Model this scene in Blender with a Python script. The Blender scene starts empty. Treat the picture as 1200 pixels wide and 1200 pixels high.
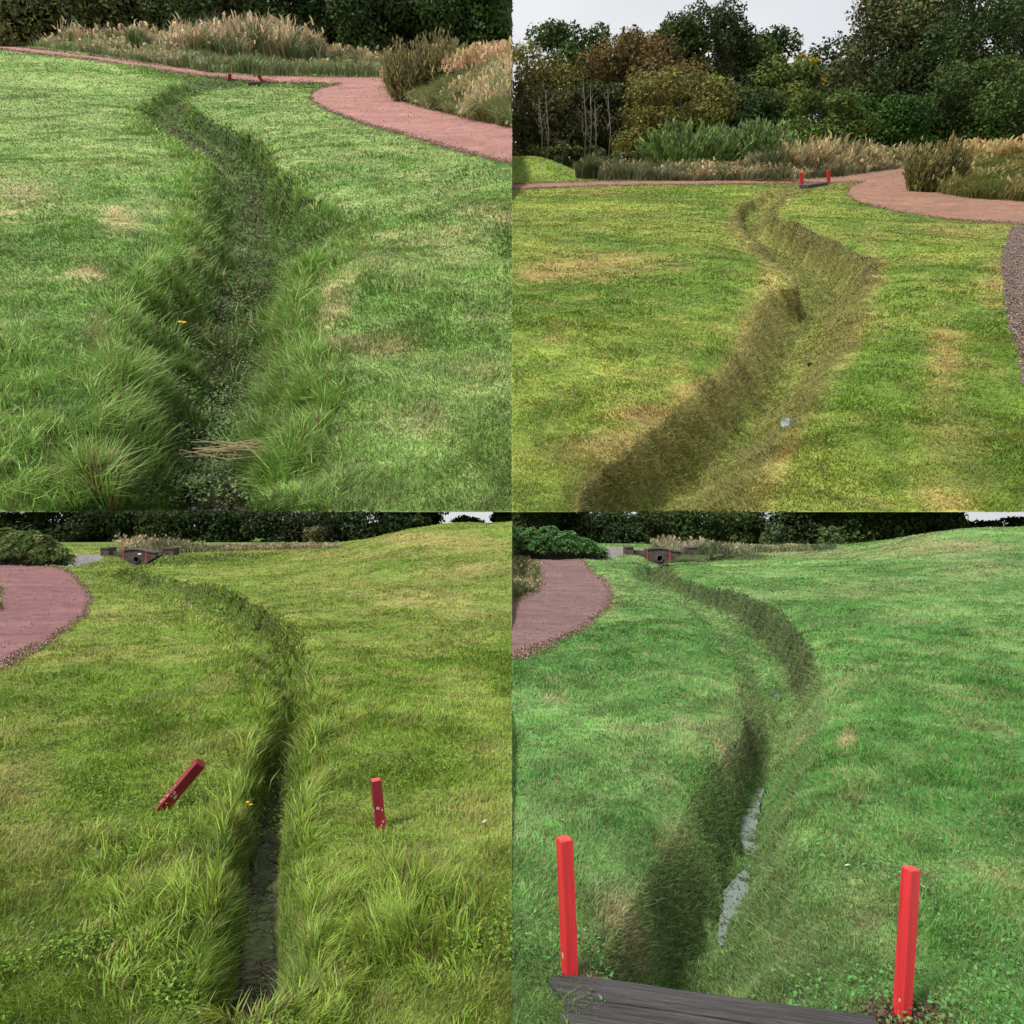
import bpy, math
import numpy as np
from mathutils import Matrix, Vector

F = 850.0          # focal length in picture units (picture is 1200 wide)
YH = 615.0         # row of the true horizon
EYE = 1.6
C = bpy.context.scene.collection
R_ = np.random.default_rng

# ------------------------------------------------------------------ noise
def _h(ix, iy, s):
    n = (ix * 374761393 + iy * 668265263 + s * 1442695041) & 0x7fffffff
    n = ((n ^ (n >> 13)) * 1274126177) & 0x7fffffff
    return ((n ^ (n >> 16)) & 0xffff) / 65535.0
def vn(x, y, s=0):
    x = np.asarray(x, float); y = np.asarray(y, float)
    ix = np.floor(x).astype(np.int64); iy = np.floor(y).astype(np.int64)
    fx = x - ix; fy = y - iy
    fx = fx*fx*(3-2*fx); fy = fy*fy*(3-2*fy)
    a = _h(ix, iy, s); b = _h(ix+1, iy, s); c = _h(ix, iy+1, s); d = _h(ix+1, iy+1, s)
    return (a*(1-fx)+b*fx)*(1-fy) + (c*(1-fx)+d*fx)*fy
def fbm(x, y, s=0, o=4):
    t = 0; a = .5; n = 0
    for k in range(o):
        t = t + a*vn(x, y, s+k*17); n += a; a *= .55; x = x*2.03+5.1; y = y*2.03+1.7
    return t/n
def S(t):
    t = np.clip(t, 0, 1); return t*t*(3-2*t)

# ------------------------------------------------------------------ mesh helpers
def mesh_np(name, V, faces, mat, cols=None, parent=None, M=None, smooth=False):
    me = bpy.data.meshes.new(name)
    V = np.asarray(V, np.float32).reshape(-1, 3)
    me.vertices.add(len(V)); me.vertices.foreach_set('co', V.ravel())
    if not isinstance(faces, list): faces = [faces]
    faces = [np.asarray(f, np.int32) for f in faces if len(f)]
    nl = sum(f.size for f in faces); npoly = sum(len(f) for f in faces)
    me.loops.add(nl); me.polygons.add(npoly)
    me.loops.foreach_set('vertex_index', np.concatenate([f.ravel() for f in faces]))
    tot = np.concatenate([np.full(len(f), f.shape[1], np.int32) for f in faces])
    st = np.concatenate([[0], np.cumsum(tot)[:-1]]).astype(np.int32)
    me.polygons.foreach_set('loop_start', st)
    try: me.polygons.foreach_set('loop_total', tot)
    except Exception: pass
    me.polygons.foreach_set('use_smooth', np.full(npoly, smooth))
    me.update(calc_edges=True)
    if cols is not None:
        a = me.color_attributes.new('Col', 'FLOAT_COLOR', 'POINT')
        c4 = np.ones((len(V), 4), np.float32); c4[:, :3] = cols
        a.data.foreach_set('color', c4.ravel())
    o = bpy.data.objects.new(name, me); me.materials.append(mat)
    C.objects.link(o)
    if parent is not None: o.parent = parent
    elif M is not None: o.matrix_world = M
    return o
class MB:
    """collects primitive shapes into one mesh"""
    def __init__(s): s.v = []; s.f = {}; s.n = 0
    def add(s, V, Fs):
        V = np.asarray(V, float).reshape(-1, 3)
        for f in Fs: s.f.setdefault(len(f), []).append([i+s.n for i in f])
        s.v.append(V); s.n += len(V)
    def box(s, x0, x1, y0, y1, z0, z1, T=None, bev=0.0):
        b = bev
        if b <= 0:
            V = [(x, y, z) for z in (z0, z1) for y in (y0, y1) for x in (x0, x1)]
            Fs = [(0,2,3,1),(4,5,7,6),(0,1,5,4),(2,6,7,3),(0,4,6,2),(1,3,7,5)]
        else:
            lv = []
            for z, q in ((z0, b), (z0+b, 0), (z1-b, 0), (z1, b)):
                X0, X1, Y0, Y1 = x0+q, x1-q, y0+q, y1-q
                lv += [(X0+b, Y0, z), (X1-b, Y0, z), (X1, Y0+b, z), (X1, Y1-b, z), (X1-b, Y1, z), (X0+b, Y1, z), (X0, Y1-b, z), (X0, Y0+b, z)]
            V = lv; Fs = [tuple(range(7, -1, -1)), tuple(range(24, 32))]
            for l in range(3):
                for i in range(8):
                    j = (i+1) % 8; Fs.append((l*8+i, l*8+j, (l+1)*8+j, (l+1)*8+i))
        V = np.array(V, float)
        if T is not None:
            T = np.array(T); V = V @ T[:3, :3].T + T[:3, 3]
        s.add(V, Fs)
    def tube(s, pts, rads, n=7):
        pts = [np.array(p, float) for p in pts]; rings = []
        for i, p in enumerate(pts):
            d = pts[min(i+1, len(pts)-1)] - pts[max(i-1, 0)]; d /= (np.linalg.norm(d)+1e-9)
            a = np.cross(d, [0.13, 1, 0.2]); a /= np.linalg.norm(a)+1e-9; b = np.cross(d, a)
            for k in range(n):
                t = 2*math.pi*k/n; rings.append(p + rads[i]*(a*math.cos(t)+b*math.sin(t)))
        Fs = []
        for i in range(len(pts)-1):
            for k in range(n):
                j = (k+1) % n; Fs.append((i*n+k, i*n+j, (i+1)*n+j, (i+1)*n+k))
        Fs.append(tuple(range(n-1, -1, -1))); Fs.append(tuple(range((len(pts)-1)*n, len(pts)*n)))
        s.add(rings, Fs)
    def build(s, name, mat, parent=None, M=None, smooth=False, col=None):
        V = np.concatenate(s.v)
        cols = None if col is None else np.tile(np.array(col), (len(V), 1))
        return mesh_np(name, V, [np.array(f) for f in s.f.values()], mat, cols, parent, M, smooth)
def tag(o, label=None, cat=None, group=None, kind=None):
    if label: o['label'] = label
    if cat: o['category'] = cat
    if group: o['group'] = group
    if kind: o['kind'] = kind
    return o
def empty(name, M):
    e = bpy.data.objects.new(name, None); C.objects.link(e); e.matrix_world = M
    e.empty_display_size = .1; return e

# ------------------------------------------------------------------ materials
def new_mat(name):
    m = bpy.data.materials.new(name); m.use_nodes = True
    nt = m.node_tree; nt.nodes.clear(); return m, nt, nt.nodes, nt.links
def leaf_mat(name, transl=.3, gloss=.25, rough=.55):
    m, nt, N, L = new_mat(name)
    at = N.new('ShaderNodeAttribute'); at.attribute_name = 'Col'
    p = N.new('ShaderNodeBsdfPrincipled'); p.inputs['Roughness'].default_value = rough
    p.inputs['Specular IOR Level'].default_value = gloss
    t = N.new('ShaderNodeBsdfTranslucent'); mx = N.new('ShaderNodeMixShader'); mx.inputs[0].default_value = transl
    o = N.new('ShaderNodeOutputMaterial')
    L.new(at.outputs['Color'], p.inputs['Base Color']); L.new(at.outputs['Color'], t.inputs['Color'])
    L.new(p.outputs[0], mx.inputs[1]); L.new(t.outputs[0], mx.inputs[2]); L.new(mx.outputs[0], o.inputs[0])
    return m
def noisy_mat(name, c1=None, c2=None, scale=20, rough=.9, bump=.3, bscale=None, attr=False, spec=.2, dist=.02, stretch=None, detail=8):
    m, nt, N, L = new_mat(name)
    tc = N.new('ShaderNodeTexCoord'); mp = N.new('ShaderNodeMapping'); L.new(tc.outputs['Object'], mp.inputs[0])
    if stretch: mp.inputs['Scale'].default_value = stretch
    n1 = N.new('ShaderNodeTexNoise'); n1.inputs['Scale'].default_value = scale; n1.inputs['Detail'].default_value = detail
    n1.inputs['Roughness'].default_value = .65
    L.new(mp.outputs[0], n1.inputs['Vector'])
    n2 = N.new('ShaderNodeTexNoise'); n2.inputs['Scale'].default_value = bscale or scale*3; n2.inputs['Detail'].default_value = 6
    L.new(mp.outputs[0], n2.inputs['Vector'])
    p = N.new('ShaderNodeBsdfPrincipled'); p.inputs['Roughness'].default_value = rough; p.inputs['Specular IOR Level'].default_value = spec
    cr = N.new('ShaderNodeValToRGB')
    cr.color_ramp.elements[0].position = .32; cr.color_ramp.elements[1].position = .68
    if attr:
        at = N.new('ShaderNodeAttribute'); at.attribute_name = 'Col'
        cr.color_ramp.elements[0].color = (c1 or (.55,)*3)+(1,); cr.color_ramp.elements[1].color = (c2 or (1.4,)*3)+(1,)
        mu = N.new('ShaderNodeMix'); mu.data_type = 'RGBA'; mu.blend_type = 'MULTIPLY'; mu.inputs[0].default_value = 1
        L.new(n1.outputs[0], cr.inputs[0]); L.new(at.outputs['Color'], mu.inputs[6]); L.new(cr.outputs[0], mu.inputs[7])
        L.new(mu.outputs[2], p.inputs['Base Color'])
    else:
        cr.color_ramp.elements[0].color = tuple(c1)+(1,); cr.color_ramp.elements[1].color = tuple(c2)+(1,)
        L.new(n1.outputs[0], cr.inputs[0]); L.new(cr.outputs[0], p.inputs['Base Color'])
    b = N.new('ShaderNodeBump'); b.inputs['Strength'].default_value = bump; b.inputs['Distance'].default_value = dist
    L.new(n2.outputs[0], b.inputs['Height']); L.new(b.outputs[0], p.inputs['Normal'])
    o = N.new('ShaderNodeOutputMaterial'); L.new(p.outputs[0], o.inputs[0])
    return m
M_blade = leaf_mat('grass_blade', .3, .25, .5)
M_leaf = leaf_mat('foliage', .22, .12, .6)
M_soil = noisy_mat('turf_soil', attr=True, scale=14, bump=.6, dist=.03)
M_path = noisy_mat('ash_path', attr=True, c1=(.78,)*3, c2=(1.15,)*3, scale=26, bump=.5, dist=.012, bscale=90)
M_bark = noisy_mat('bark', (.035,.028,.02), (.10,.085,.065), 6, bump=.6)
M_pale_bark = noisy_mat('pale_bark', (.10,.09,.07), (.22,.20,.165), 5, bump=.3)
M_bits = leaf_mat('crumbs', .0, .2, .9)
M_red = noisy_mat('red_paint_fresh', (.40,.018,.022), (.62,.034,.040), 12, rough=.5, bump=.5, bscale=45, spec=.4, dist=.004, stretch=(3,3,.22))
M_redold = noisy_mat('red_paint_weathered', (.13,.008,.016), (.27,.014,.026), 14, rough=.55, bump=.25, bscale=70, spec=.4, dist=.004, stretch=(1,1,.3))
M_redtop = noisy_mat('red_end_grain', (.5,.05,.05), (.72,.10,.09), 60, rough=.6, bump=.4, dist=.003)
M_chip = noisy_mat('bare_wood_chip', (.3,.2,.14), (.5,.4,.3), 60, rough=.8)
M_sleeper = noisy_mat('old_sleeper_wood', (.022,.020,.021), (.085,.078,.080), 7, rough=.8, bump=.9, bscale=24, dist=.015, stretch=(.35,7,3), spec=.35)
M_stone = noisy_mat('dark_stone', (.030,.022,.019), (.11,.085,.075), 5, bump=.7)
M_stone2 = noisy_mat('coping_stone', (.05,.042,.04), (.13,.115,.105), 9, bump=.7)
M_pipe = noisy_mat('concrete_pipe', (.06,.06,.06), (.14,.135,.13), 12, bump=.4)
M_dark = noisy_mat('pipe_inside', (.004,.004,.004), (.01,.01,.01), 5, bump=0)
M_white = noisy_mat('white_render', (.65,.65,.63), (.8,.8,.78), 4, bump=.1)
M_roof = noisy_mat('slate_roof', (.10,.09,.09), (.18,.17,.16), 6, bump=.3)
M_sign = noisy_mat('sign_face', (.6,.6,.6), (.75,.75,.75), 10, bump=.05)
M_peb = noisy_mat('pebble', (.03,.03,.032), (.16,.14,.13), 25, rough=.45, bump=.5, spec=.5)
M_glass = noisy_mat('window_glass', (.02,.022,.025), (.04,.045,.05), 3, rough=.1, bump=0, spec=.6)

def water_mat(name, c1, c2, scale, pos, rough=.05, cover_rough=.6):
    m, nt, N, L = new_mat(name)
    tc = N.new('ShaderNodeTexCoord'); n1 = N.new('ShaderNodeTexNoise'); n1.inputs['Scale'].default_value = scale; n1.inputs['Detail'].default_value = 8
    n1.inputs['Roughness'].default_value = .75
    L.new(tc.outputs['Object'], n1.inputs['Vector'])
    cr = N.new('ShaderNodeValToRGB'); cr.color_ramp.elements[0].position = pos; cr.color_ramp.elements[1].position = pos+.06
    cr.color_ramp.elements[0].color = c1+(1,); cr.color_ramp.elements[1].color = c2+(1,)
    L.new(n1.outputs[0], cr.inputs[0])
    p = N.new('ShaderNodeBsdfPrincipled'); L.new(cr.outputs[0], p.inputs['Base Color'])
    p.inputs['IOR'].default_value = 1.6
    p.inputs['Specular IOR Level'].default_value = 1.0
    p.inputs['Roughness'].default_value = rough
    n2 = N.new('ShaderNodeTexNoise'); n2.inputs['Scale'].default_value = 14; L.new(tc.outputs['Object'], n2.inputs['Vector'])
    b = N.new('ShaderNodeBump'); b.inputs['Strength'].default_value = .15; b.inputs['Distance'].default_value = .01
    L.new(n2.outputs[0], b.inputs['Height']); L.new(b.outputs[0], p.inputs['Normal'])
    o = N.new('ShaderNodeOutputMaterial'); L.new(p.outputs[0], o.inputs[0]); return m
M_water_dark = water_mat('ditch_water_dark', (.020,.015,.019), (.062,.048,.058), 16, .50)  # paler noise patches imitate sky reflections in the base colour
M_water_pale = water_mat('ditch_water_pale', (.22,.27,.265), (.12,.155,.10), 90, .52, rough=.12)

# ------------------------------------------------------------------ a panel of ground with its own frame
def catmull(P, n=12):
    P = np.array(P, float); Q = np.vstack([2*P[0]-P[1], P, 2*P[-1]-P[-2]]); out = []
    for i in range(1, len(Q)-2):
        for k in range(n):
            t = k/n
            out.append(.5*((2*Q[i])+(-Q[i-1]+Q[i+1])*t+(2*Q[i-1]-5*Q[i]+4*Q[i+1]-Q[i+2])*t*t+(-Q[i-1]+3*Q[i]-3*Q[i+1]+Q[i+2])*t**3))
    out.append(Q[-2]); return np.array(out)

class Panel:
    def __init__(s, key, hy, k, base, stations, side, upper):
        s.key = key; s.k = k; s.base = base; s.side = side; s.upper = upper
        s.th = math.atan((YH-hy)/F) if upper else 0.0
        s.c, s.s_ = math.cos(s.th), math.sin(s.th)
        s.M = (Matrix.Translation((0, 0, EYE)) @ Matrix.Rotation(s.th, 4, 'X') @ Matrix.Scale(k, 4) @ Matrix.Translation((0, 0, -EYE)))
        s.line = None
        rows = []
        for st in stations:
            cx, cy, lx, ly, rx, ry, D = st
            Cc = s.hit([cx], [cy], off=-D)[0]; Lp = s.hit([lx], [ly])[0]; Rp = s.hit([rx], [ry])[0]
            rows.append([Cc[0], Cc[1], D, Lp[0], Lp[1], Rp[0], Rp[1]])
        rows = np.array(rows)
        Cc = catmull(rows[:, :3], 8); Lr = catmull(rows[:, 3:5], 8); Rr = catmull(rows[:, 5:7], 8)
        def mind(P, Q): return np.sqrt(((P[:, None, :]-Q[None])**2).sum(2)).min(1)
        hwL = mind(Cc[:, :2], Lr); hwR = mind(Cc[:, :2], Rr)
        s.line = np.column_stack([Cc, hwL, hwR])
        T = np.gradient(Cc[:, :2], axis=0); T /= np.linalg.norm(T, axis=1)[:, None]+1e-9
        s.tan = T
    def ray(s, px, py):
        px = np.asarray(px, float); py = np.asarray(py, float)
        dx = (px-600)/F; dz = -(py-YH)/F
        return dx, s.c+s.s_*dz, -s.s_+s.c*dz
    def proj(s, P):
        X, Y, Z = P[..., 0], P[..., 1], P[..., 2]-EYE
        y = s.c*Y-s.s_*Z; z = s.s_*Y+s.c*Z
        y = np.maximum(y, 1e-3)
        return 600+F*X/y, YH-F*z/y
    def atY(s, px, py, Y):
        dx, dy, dz = s.ray(px, py); t = Y/dy
        return dx*t, EYE+dz*t
    def ditch(s, X, Y):
        """normalised lateral position q (0 centre, 1 rim), depth, side, arc index"""
        X = np.asarray(X, float).ravel(); Y = np.asarray(Y, float).ravel()
        q = np.full(len(X), 9.0); D = np.zeros(len(X)); sd = np.ones(len(X)); idx = np.zeros(len(X), int)
        L = s.line
        for a in range(0, len(X), 20000):
            x = X[a:a+20000, None]; y = Y[a:a+20000, None]
            d2 = (x-L[None, :, 0])**2+(y-L[None, :, 1])**2
            vx = x-L[None, :, 0]; vy = y-L[None, :, 1]; dd = np.sqrt(d2)
            cra = s.tan[None, :, 0]*vy-s.tan[None, :, 1]*vx      # >0 left
            wl, wr = L[None, :, 3], L[None, :, 4]
            wa = wr+(wl-wr)*S(.5+cra/(.6*(wl+wr)+1e-6))
            qa = dd/wa; i = qa.argmin(1); r = np.arange(len(i)); d = dd[r, i]; w = wa[r, i]; cr = cra[r, i]
            w = w*(1+.22*(fbm(x[:, 0]*2.2, y[:, 0]*2.2, 91, 3)-.5))
            q[a:a+20000] = d/w; D[a:a+20000] = L[i, 2]; sd[a:a+20000] = np.sign(cr); idx[a:a+20000] = i
        return q, D, sd, idx
    def H(s, X, Y):
        sh = np.shape(X)
        z = s.base(np.asarray(X, float), np.asarray(Y, float))
        if s.line is None: return z
        q, D, sd, idx = s.ditch(X, Y)
        fl = .14 if s.key == 'TR' else .14 if s.key == 'BR' else .26 if s.key == 'TL' else .16
        t = np.clip((q-fl)/(1-fl), 0, 1)
        prof = 1-(.72*t+.28*S(t)) if s.key in ('TR', 'BR') else 1-(.25*t+.75*S(t))
        lump = (fbm(np.ravel(X)*5, np.ravel(Y)*5, 33, 3)-.5)*.10*np.clip(1.3-q, 0, 1)
        if s.key in ('BL', 'BR'): lump = lump+(fbm(np.ravel(X)*11, np.ravel(Y)*9, 34, 3)-.5)*.11*np.clip(1.1-q, 0, 1)
        t2 = np.clip((q-.34)/.62, 0, 1); far = S((np.ravel(Y)-7.5)/4)
        prof = prof*(1-far)+(1-S(t2))*far; D = D*(1+.25*far)
        lip = .16*D*np.clip(1-np.abs(q-1.05)/.9, 0, 1)**2
        return z - (D*prof+lip).reshape(sh) + lump.reshape(sh)
    def hit(s, px, py, off=0.0, full=False):
        dx, dy, dz = s.ray(px, py)
        fn = s.H if full else s.base
        ts = np.geomspace(1.0, 170, 150)
        def gap(t): return EYE+dz[:, None]*t-fn(dx[:, None]*t, dy[:, None]*t)-off
        b = gap(ts[None, :]*np.ones((len(dx), 1))) < 0
        i = np.where(b.any(1), b.argmax(1), len(ts)-1); i = np.maximum(i, 1)
        lo, hi = ts[i-1], ts[i]
        for _ in range(14):
            m = (lo+hi)/2; g = gap(m[:, None])[:, 0] < 0; hi = np.where(g, m, hi); lo = np.where(g, lo, m)
        t = (lo+hi)/2
        return np.column_stack([dx*t, dy*t, EYE+dz*t])
    def inside(s, P, m=.6):
        px, py = s.proj(P)
        ok = (px <= 600+m) if s.side < 0 else (px >= 600-m)
        if s.upper: ok &= py <= 600+m
        return ok
    def grid(s, u0, u1, nu, y0, y1, ny):
        u = np.linspace(u0, u1, nu); Y = np.geomspace(y0, y1, ny)
        U, YY = np.meshgrid(u, Y); X = U*YY
        Z = s.H(X, YY)
        Z += (fbm(X*1.7, YY*1.7, 5, 4)-.5)*.035
        s.G = np.stack([X, YY, Z], 2)
        q, D, sd, idx = s.ditch(X, YY)
        s.Gq = q.reshape(X.shape); s.Gs = sd.reshape(X.shape)
        s.Gpx, s.Gpy = s.proj(s.G)
        s.u = u; s.Yr = Y
    def quads(s):
        ny, nx = s.G.shape[:2]; I = np.arange(ny*nx).reshape(ny, nx)
        return np.stack([I[:-1, :-1], I[:-1, 1:], I[1:, 1:], I[1:, :-1]], 2).reshape(-1, 4)

def inpoly(px, py, poly):
    inside = np.zeros(px.shape, bool); n = len(poly)
    for i in range(n):
        x1, y1 = poly[i]; x2, y2 = poly[(i+1) % n]
        if y1 == y2: continue
        c = ((y1 > py) != (y2 > py)) & (px < (x2-x1)*(py-y1)/(y2-y1)+x1)
        inside ^= c
    return inside
def patch(px, py, cx, cy, rx, ry):
    return np.clip(1.25-np.sqrt(((px-cx)/rx)**2+((py-cy)/ry)**2), 0, 1)

def lerp(a, b, t):
    return a*(1-t[..., None])+b*t[..., None]
def A(*c): return np.array(c, float)

# ------------------------------------------------------------------ terrain bases
def flat_pts(th, pts):
    out = []
    for px, py in pts:
        dx = (px-600)/F; z = -(py-YH)/F; c, q = math.cos(th), math.sin(th)
        dy, dz = c+q*z, -q+c*z; t = -EYE/dz; out.append((dx*t, dy*t))
    return np.array(out)
def bank(X, Y, E, rise, wid):
    """bank rising away from the path edge E (world polyline, far end first), on its right side"""
    X = np.asarray(X, float); Y = np.asarray(Y, float); best = np.full(np.broadcast(X, Y).shape, 1e9); sg = np.zeros(best.shape)
    for i in range(len(E)-1):
        a_, b_ = E[i], E[i+1]; v = b_-a_; L = (v**2).sum()
        t = np.clip(((X-a_[0])*v[0]+(Y-a_[1])*v[1])/L, 0, 1); d = np.hypot(X-a_[0]-t*v[0], Y-a_[1]-t*v[1])
        cr = v[0]*(Y-a_[1])-v[1]*(X-a_[0]); k = d < best; best = np.where(k, d, best); sg = np.where(k, cr, sg)
    return np.where(sg > 0, rise*S((best-.15)/wid), 0)
E_TL = flat_pts(math.atan((YH-45)/F), [(475,84),(455,92),(456,103),(462,115),(500,126),(560,140),(720,175)])
E_TR = flat_pts(math.atan((YH-172)/F), [(1080,192),(1060,197),(1063,210),(1085,221),(1140,230),(1300,243)])
SPUR = flat_pts(math.atan((YH-45)/F), [(340,292),(408,242)])
def base_TL(X, Y):
    z = 1.15*S((-X-7)/17)*S((Y-9)/26)
    z = z + bank(X, Y, E_TL, .85, 2.6)
    a_, b_ = SPUR; v = b_-a_; t = np.clip(((X-a_[0])*v[0]+(Y-a_[1])*v[1])/(v**2).sum(), 0, 1)
    z = z - .30*(1-.6*t)*np.exp(-((X-a_[0]-t*v[0])**2+(Y-a_[1]-t*v[1])**2)/.32**2)
    z = z + (fbm(X*.35, Y*.35, 7, 3)-.5)*.30*S((Y-2)/4)
    return z
def base_TR(X, Y):
    z = bank(X, Y, E_TR, 1.0, 4.0)
    z = z + 1.0*S((5.2-X)/4.2)*S((Y-42.5)/3.5)*S((58-Y)/6)
    z = z + (fbm(X*.3+4, Y*.3, 8, 3)-.5)*.34*S((Y-2)/4)
    return z
def hillz(u, Y):
    cr = np.interp(u, [150, 215, 300, 400, 440, 480, 520, 600, 800], [0, .0, .12, .52, .86, 1.25, 1.5, 1.72, 1.9])
    z = cr*S((Y-9)/27)*S((58-Y)/16)
    z = z + .12*np.exp(-((u-500)/60)**2-((Y-33)/5)**2)
    return z
def base_BL(X, Y):
    u = 600+F*X/Y
    return hillz(u, Y) - 1.6*S((Y-62)/60) + (fbm(X*.4, Y*.4, 11, 3)-.5)*.26*S((Y-2)/6)
def base_BR(X, Y):
    u = 600+F*X/Y-600
    return hillz(u-10, Y)*.86 - 1.6*S((Y-62)/60) + (fbm(X*.4+9, Y*.4, 12, 3)-.5)*.26*S((Y-2)/6)

ST_TL = [(240,650,70,640,330,650,.55),(247,590,90,570,335,600,.55),(262,530,110,480,372,520,.6),(282,450,120,400,378,440,.6),(272,400,135,350,352,370,.6),
 (285,340,190,300,362,320,.6),(297,290,205,255,402,258,.55),(292,250,215,215,388,238,.5),(303,215,235,185,328,195,.5),(262,182,205,172,300,160,.5),
 (225,158,178,155,246,138,.45),(192,140,155,133,222,118,.38),(208,117,165,118,237,106,.33),(268,99,252,98,280,101,.3)]
ST_TR = [(720,650,600,640,860,650,.46),(770,605,655,595,880,600,.46),(845,540,715,530,905,540,.46),(900,480,800,465,948,480,.46),(930,420,868,400,985,420,.46),(945,380,885,350,1005,370,.46),
 (960,345,903,325,1028,300,.55),(957,320,930,325,1000,288,.6),(915,292,888,292,952,266,.6),(880,268,860,260,915,252,.55),(878,250,860,246,912,241,.35),
 (905,235,885,232,922,233,.3),(945,219,935,219,952,220,.25)]
ST_BL = [(284,1270,205,1260,378,1260,.36),(296,1180,222,1170,372,1180,.36),(306,1100,240,1090,372,1100,.35),(310,1000,258,990,360,1000,.33),(325,900,283,890,367,900,.33),
 (343,840,308,830,382,840,.33),(335,790,290,790,368,780,.33),(305,748,265,745,352,745,.37),(265,718,232,722,312,711,.42),(225,700,200,704,252,692,.38),
 (178,687,152,691,195,681,.32),(148,677,122,673,178,674,.38),(160,664,150,662,169,662,.42)]
ST_BR = [(770,1260,640,1260,1000,1260,.52),(810,1150,700,1110,960,1150,.60),(860,1060,745,1020,952,1060,.60),(880,970,790,950,937,970,.60),(900,900,835,880,942,900,.60),
 (922,850,870,840,965,850,.60),(918,810,860,800,967,800,.60),(902,770,850,770,957,770,.4),(870,735,835,737,928,727,.44),(828,707,797,710,883,699,.44),
 (780,688,752,691,812,682,.36),(757,676,733,668,793,672,.52),(770,663,758,658,781,658,.52)]
TL = Panel('TL', 45, 45.0, base_TL, ST_TL, -1, True)
TR = Panel('TR', 172, 16.5, base_TR, ST_TR, 1, True)
BL = Panel('BL', 615, 1.0, base_BL, ST_BL, -1, False)
BR = Panel('BR', 615, 1.0, base_BR, ST_BR, 1, False)
TL.grid(-1.02, 0, 640, 2.2, 70, 560)
TR.grid(0, 1.02, 640, 3.0, 110, 520)
BL.grid(-.86, 0, 640, 1.6, 58, 620)
BR.grid(0, .86, 640, 1.6, 58, 620)

# ------------------------------------------------------------------ paths (pixel outlines, laid on the ground)
PATH = {
 'TL': [(-60,46),(0,52.5),(100,64),(200,78),(262,86),(300,88.5),(380,90),(452,91),(456,104),(462,116),(500,127),(560,141),(640,156),(640,203),(600,192),(540,178),(480,160),(420,143),(378,127),(363,116),(366,107),(382,102),(398,99),(350,97.5),(300,97),(262,92.5),(200,84),(100,69),(0,58),(-60,52)],
 'TR': [(560,217),(600,216),(680,213),(760,212),(850,211),(930,211),(985,207),(1030,200),(1060,197),(1062,212),(1085,222),(1140,231),(1260,238),(1260,275),(1200,263),(1120,258),(1050,248),(1005,237),(992,228),(996,219),(1012,213),(975,214),(930,215.5),(850,216),(760,217),(680,218.5),(600,222),(560,223)],
 'BL': [(-80,662),(0,661),(66,664),(84,672),(97,688),(106,700),(98,722),(62,748),(0,780),(-80,815)],
 'BR': [(628,653),(682,655),(690,668),(706,680),(716,694),(710,712),(680,738),(640,756),(600,771),(560,790),(560,700),(602,704),(628,694),(634,676)],
}
GREY = {
 'BL': [(66,664),(72,656),(88,650),(118,650),(122,655),(108,660),(90,665)],
 'BR': [(682,655),(690,645),(706,641),(735,641),(737,647),(722,653),(700,657)],
 'TR': [(1172,300),(1185,264),(1260,264),(1260,520),(1200,450),(1178,370)],
}
def masks(p, X, Y, px, py):
    """path and grey-track membership with ragged edges"""
    n = (fbm(X*3, Y*3, 61, 4)-.5); sc = np.clip(60/np.maximum(Y, 1), .6, 22)
    qx = px+n*sc*2.4; qy = py+n*sc*.6
    m = inpoly(qx, qy, PATH[p.key])
    g = inpoly(qx, qy, GREY[p.key]) if p.key in GREY else np.zeros(px.shape, bool)
    return m & ~g, g
def edge_d(p, px, py):
    """distance in picture units to the path outline"""
    pts = np.array(PATH[p.key], float); d = np.full(px.shape, 1e9)
    for i in range(len(pts)):
        a, b = pts[i], pts[(i+1) % len(pts)]; v = b-a; L = (v**2).sum()+1e-9
        t = np.clip(((px-a[0])*v[0]+(py-a[1])*v[1])/L, 0, 1)
        d = np.minimum(d, np.hypot(px-a[0]-t*v[0], (py-a[1]-t*v[1])*1.6))
    return d

# ------------------------------------------------------------------ colour of the turf (real wear, dry spots, species, plus painted ditch bank shade)
DRY = {
 'TL': [(140,262,26,20,.9),(105,315,26,15,.9),(20,230,50,30,.5),(440,405,60,16,.75),(560,255,90,22,.45),(385,350,30,45,.5),(120,395,25,40,.5),(470,300,90,30,.3)],
 'TR': [(700,312,90,18,.9),(640,322,60,12,.7),(770,485,60,14,1),(700,540,60,30,.8),(730,515,40,18,.8),(905,330,20,35,.7),(1110,530,50,90,.55),(1105,410,25,60,.6),(1020,310,20,40,.6),(1170,330,30,40,.6),(1130,270,70,12,.5),(690,225,60,6,.4),(820,460,40,14,.8),(880,380,18,40,.5),(985,400,16,40,.7),(915,520,20,50,.6)],
 'BL': [(430,625,60,5,1),(500,632,70,9,.9),(540,668,60,12,.55),(400,690,60,12,.3),(300,648,90,5,.5),(90,700,20,12,.5),(120,720,30,10,.35),(30,980,50,140,.5),(90,770,120,20,.25),(560,640,50,10,.5),(400,650,120,6,.5),(480,700,70,12,.5),(560,720,60,12,.4),(380,830,25,35,.5)],
 'BR': [(1040,628,60,5,1),(1110,640,80,8,.9),(1150,668,60,12,.45),(1010,690,60,12,.3),(910,648,90,5,.5),(993,868,12,16,.9),(1050,890,40,10,.35),(1000,935,20,10,.5),(790,985,26,30,.6),(735,1070,40,40,.6),(730,1115,70,40,.5),(1020,1090,60,60,.45),(960,1110,50,40,.5),(850,870,50,60,.35),(1020,650,120,6,.5),(715,700,14,20,.6),(690,1150,25,15,.9)],
}
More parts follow.
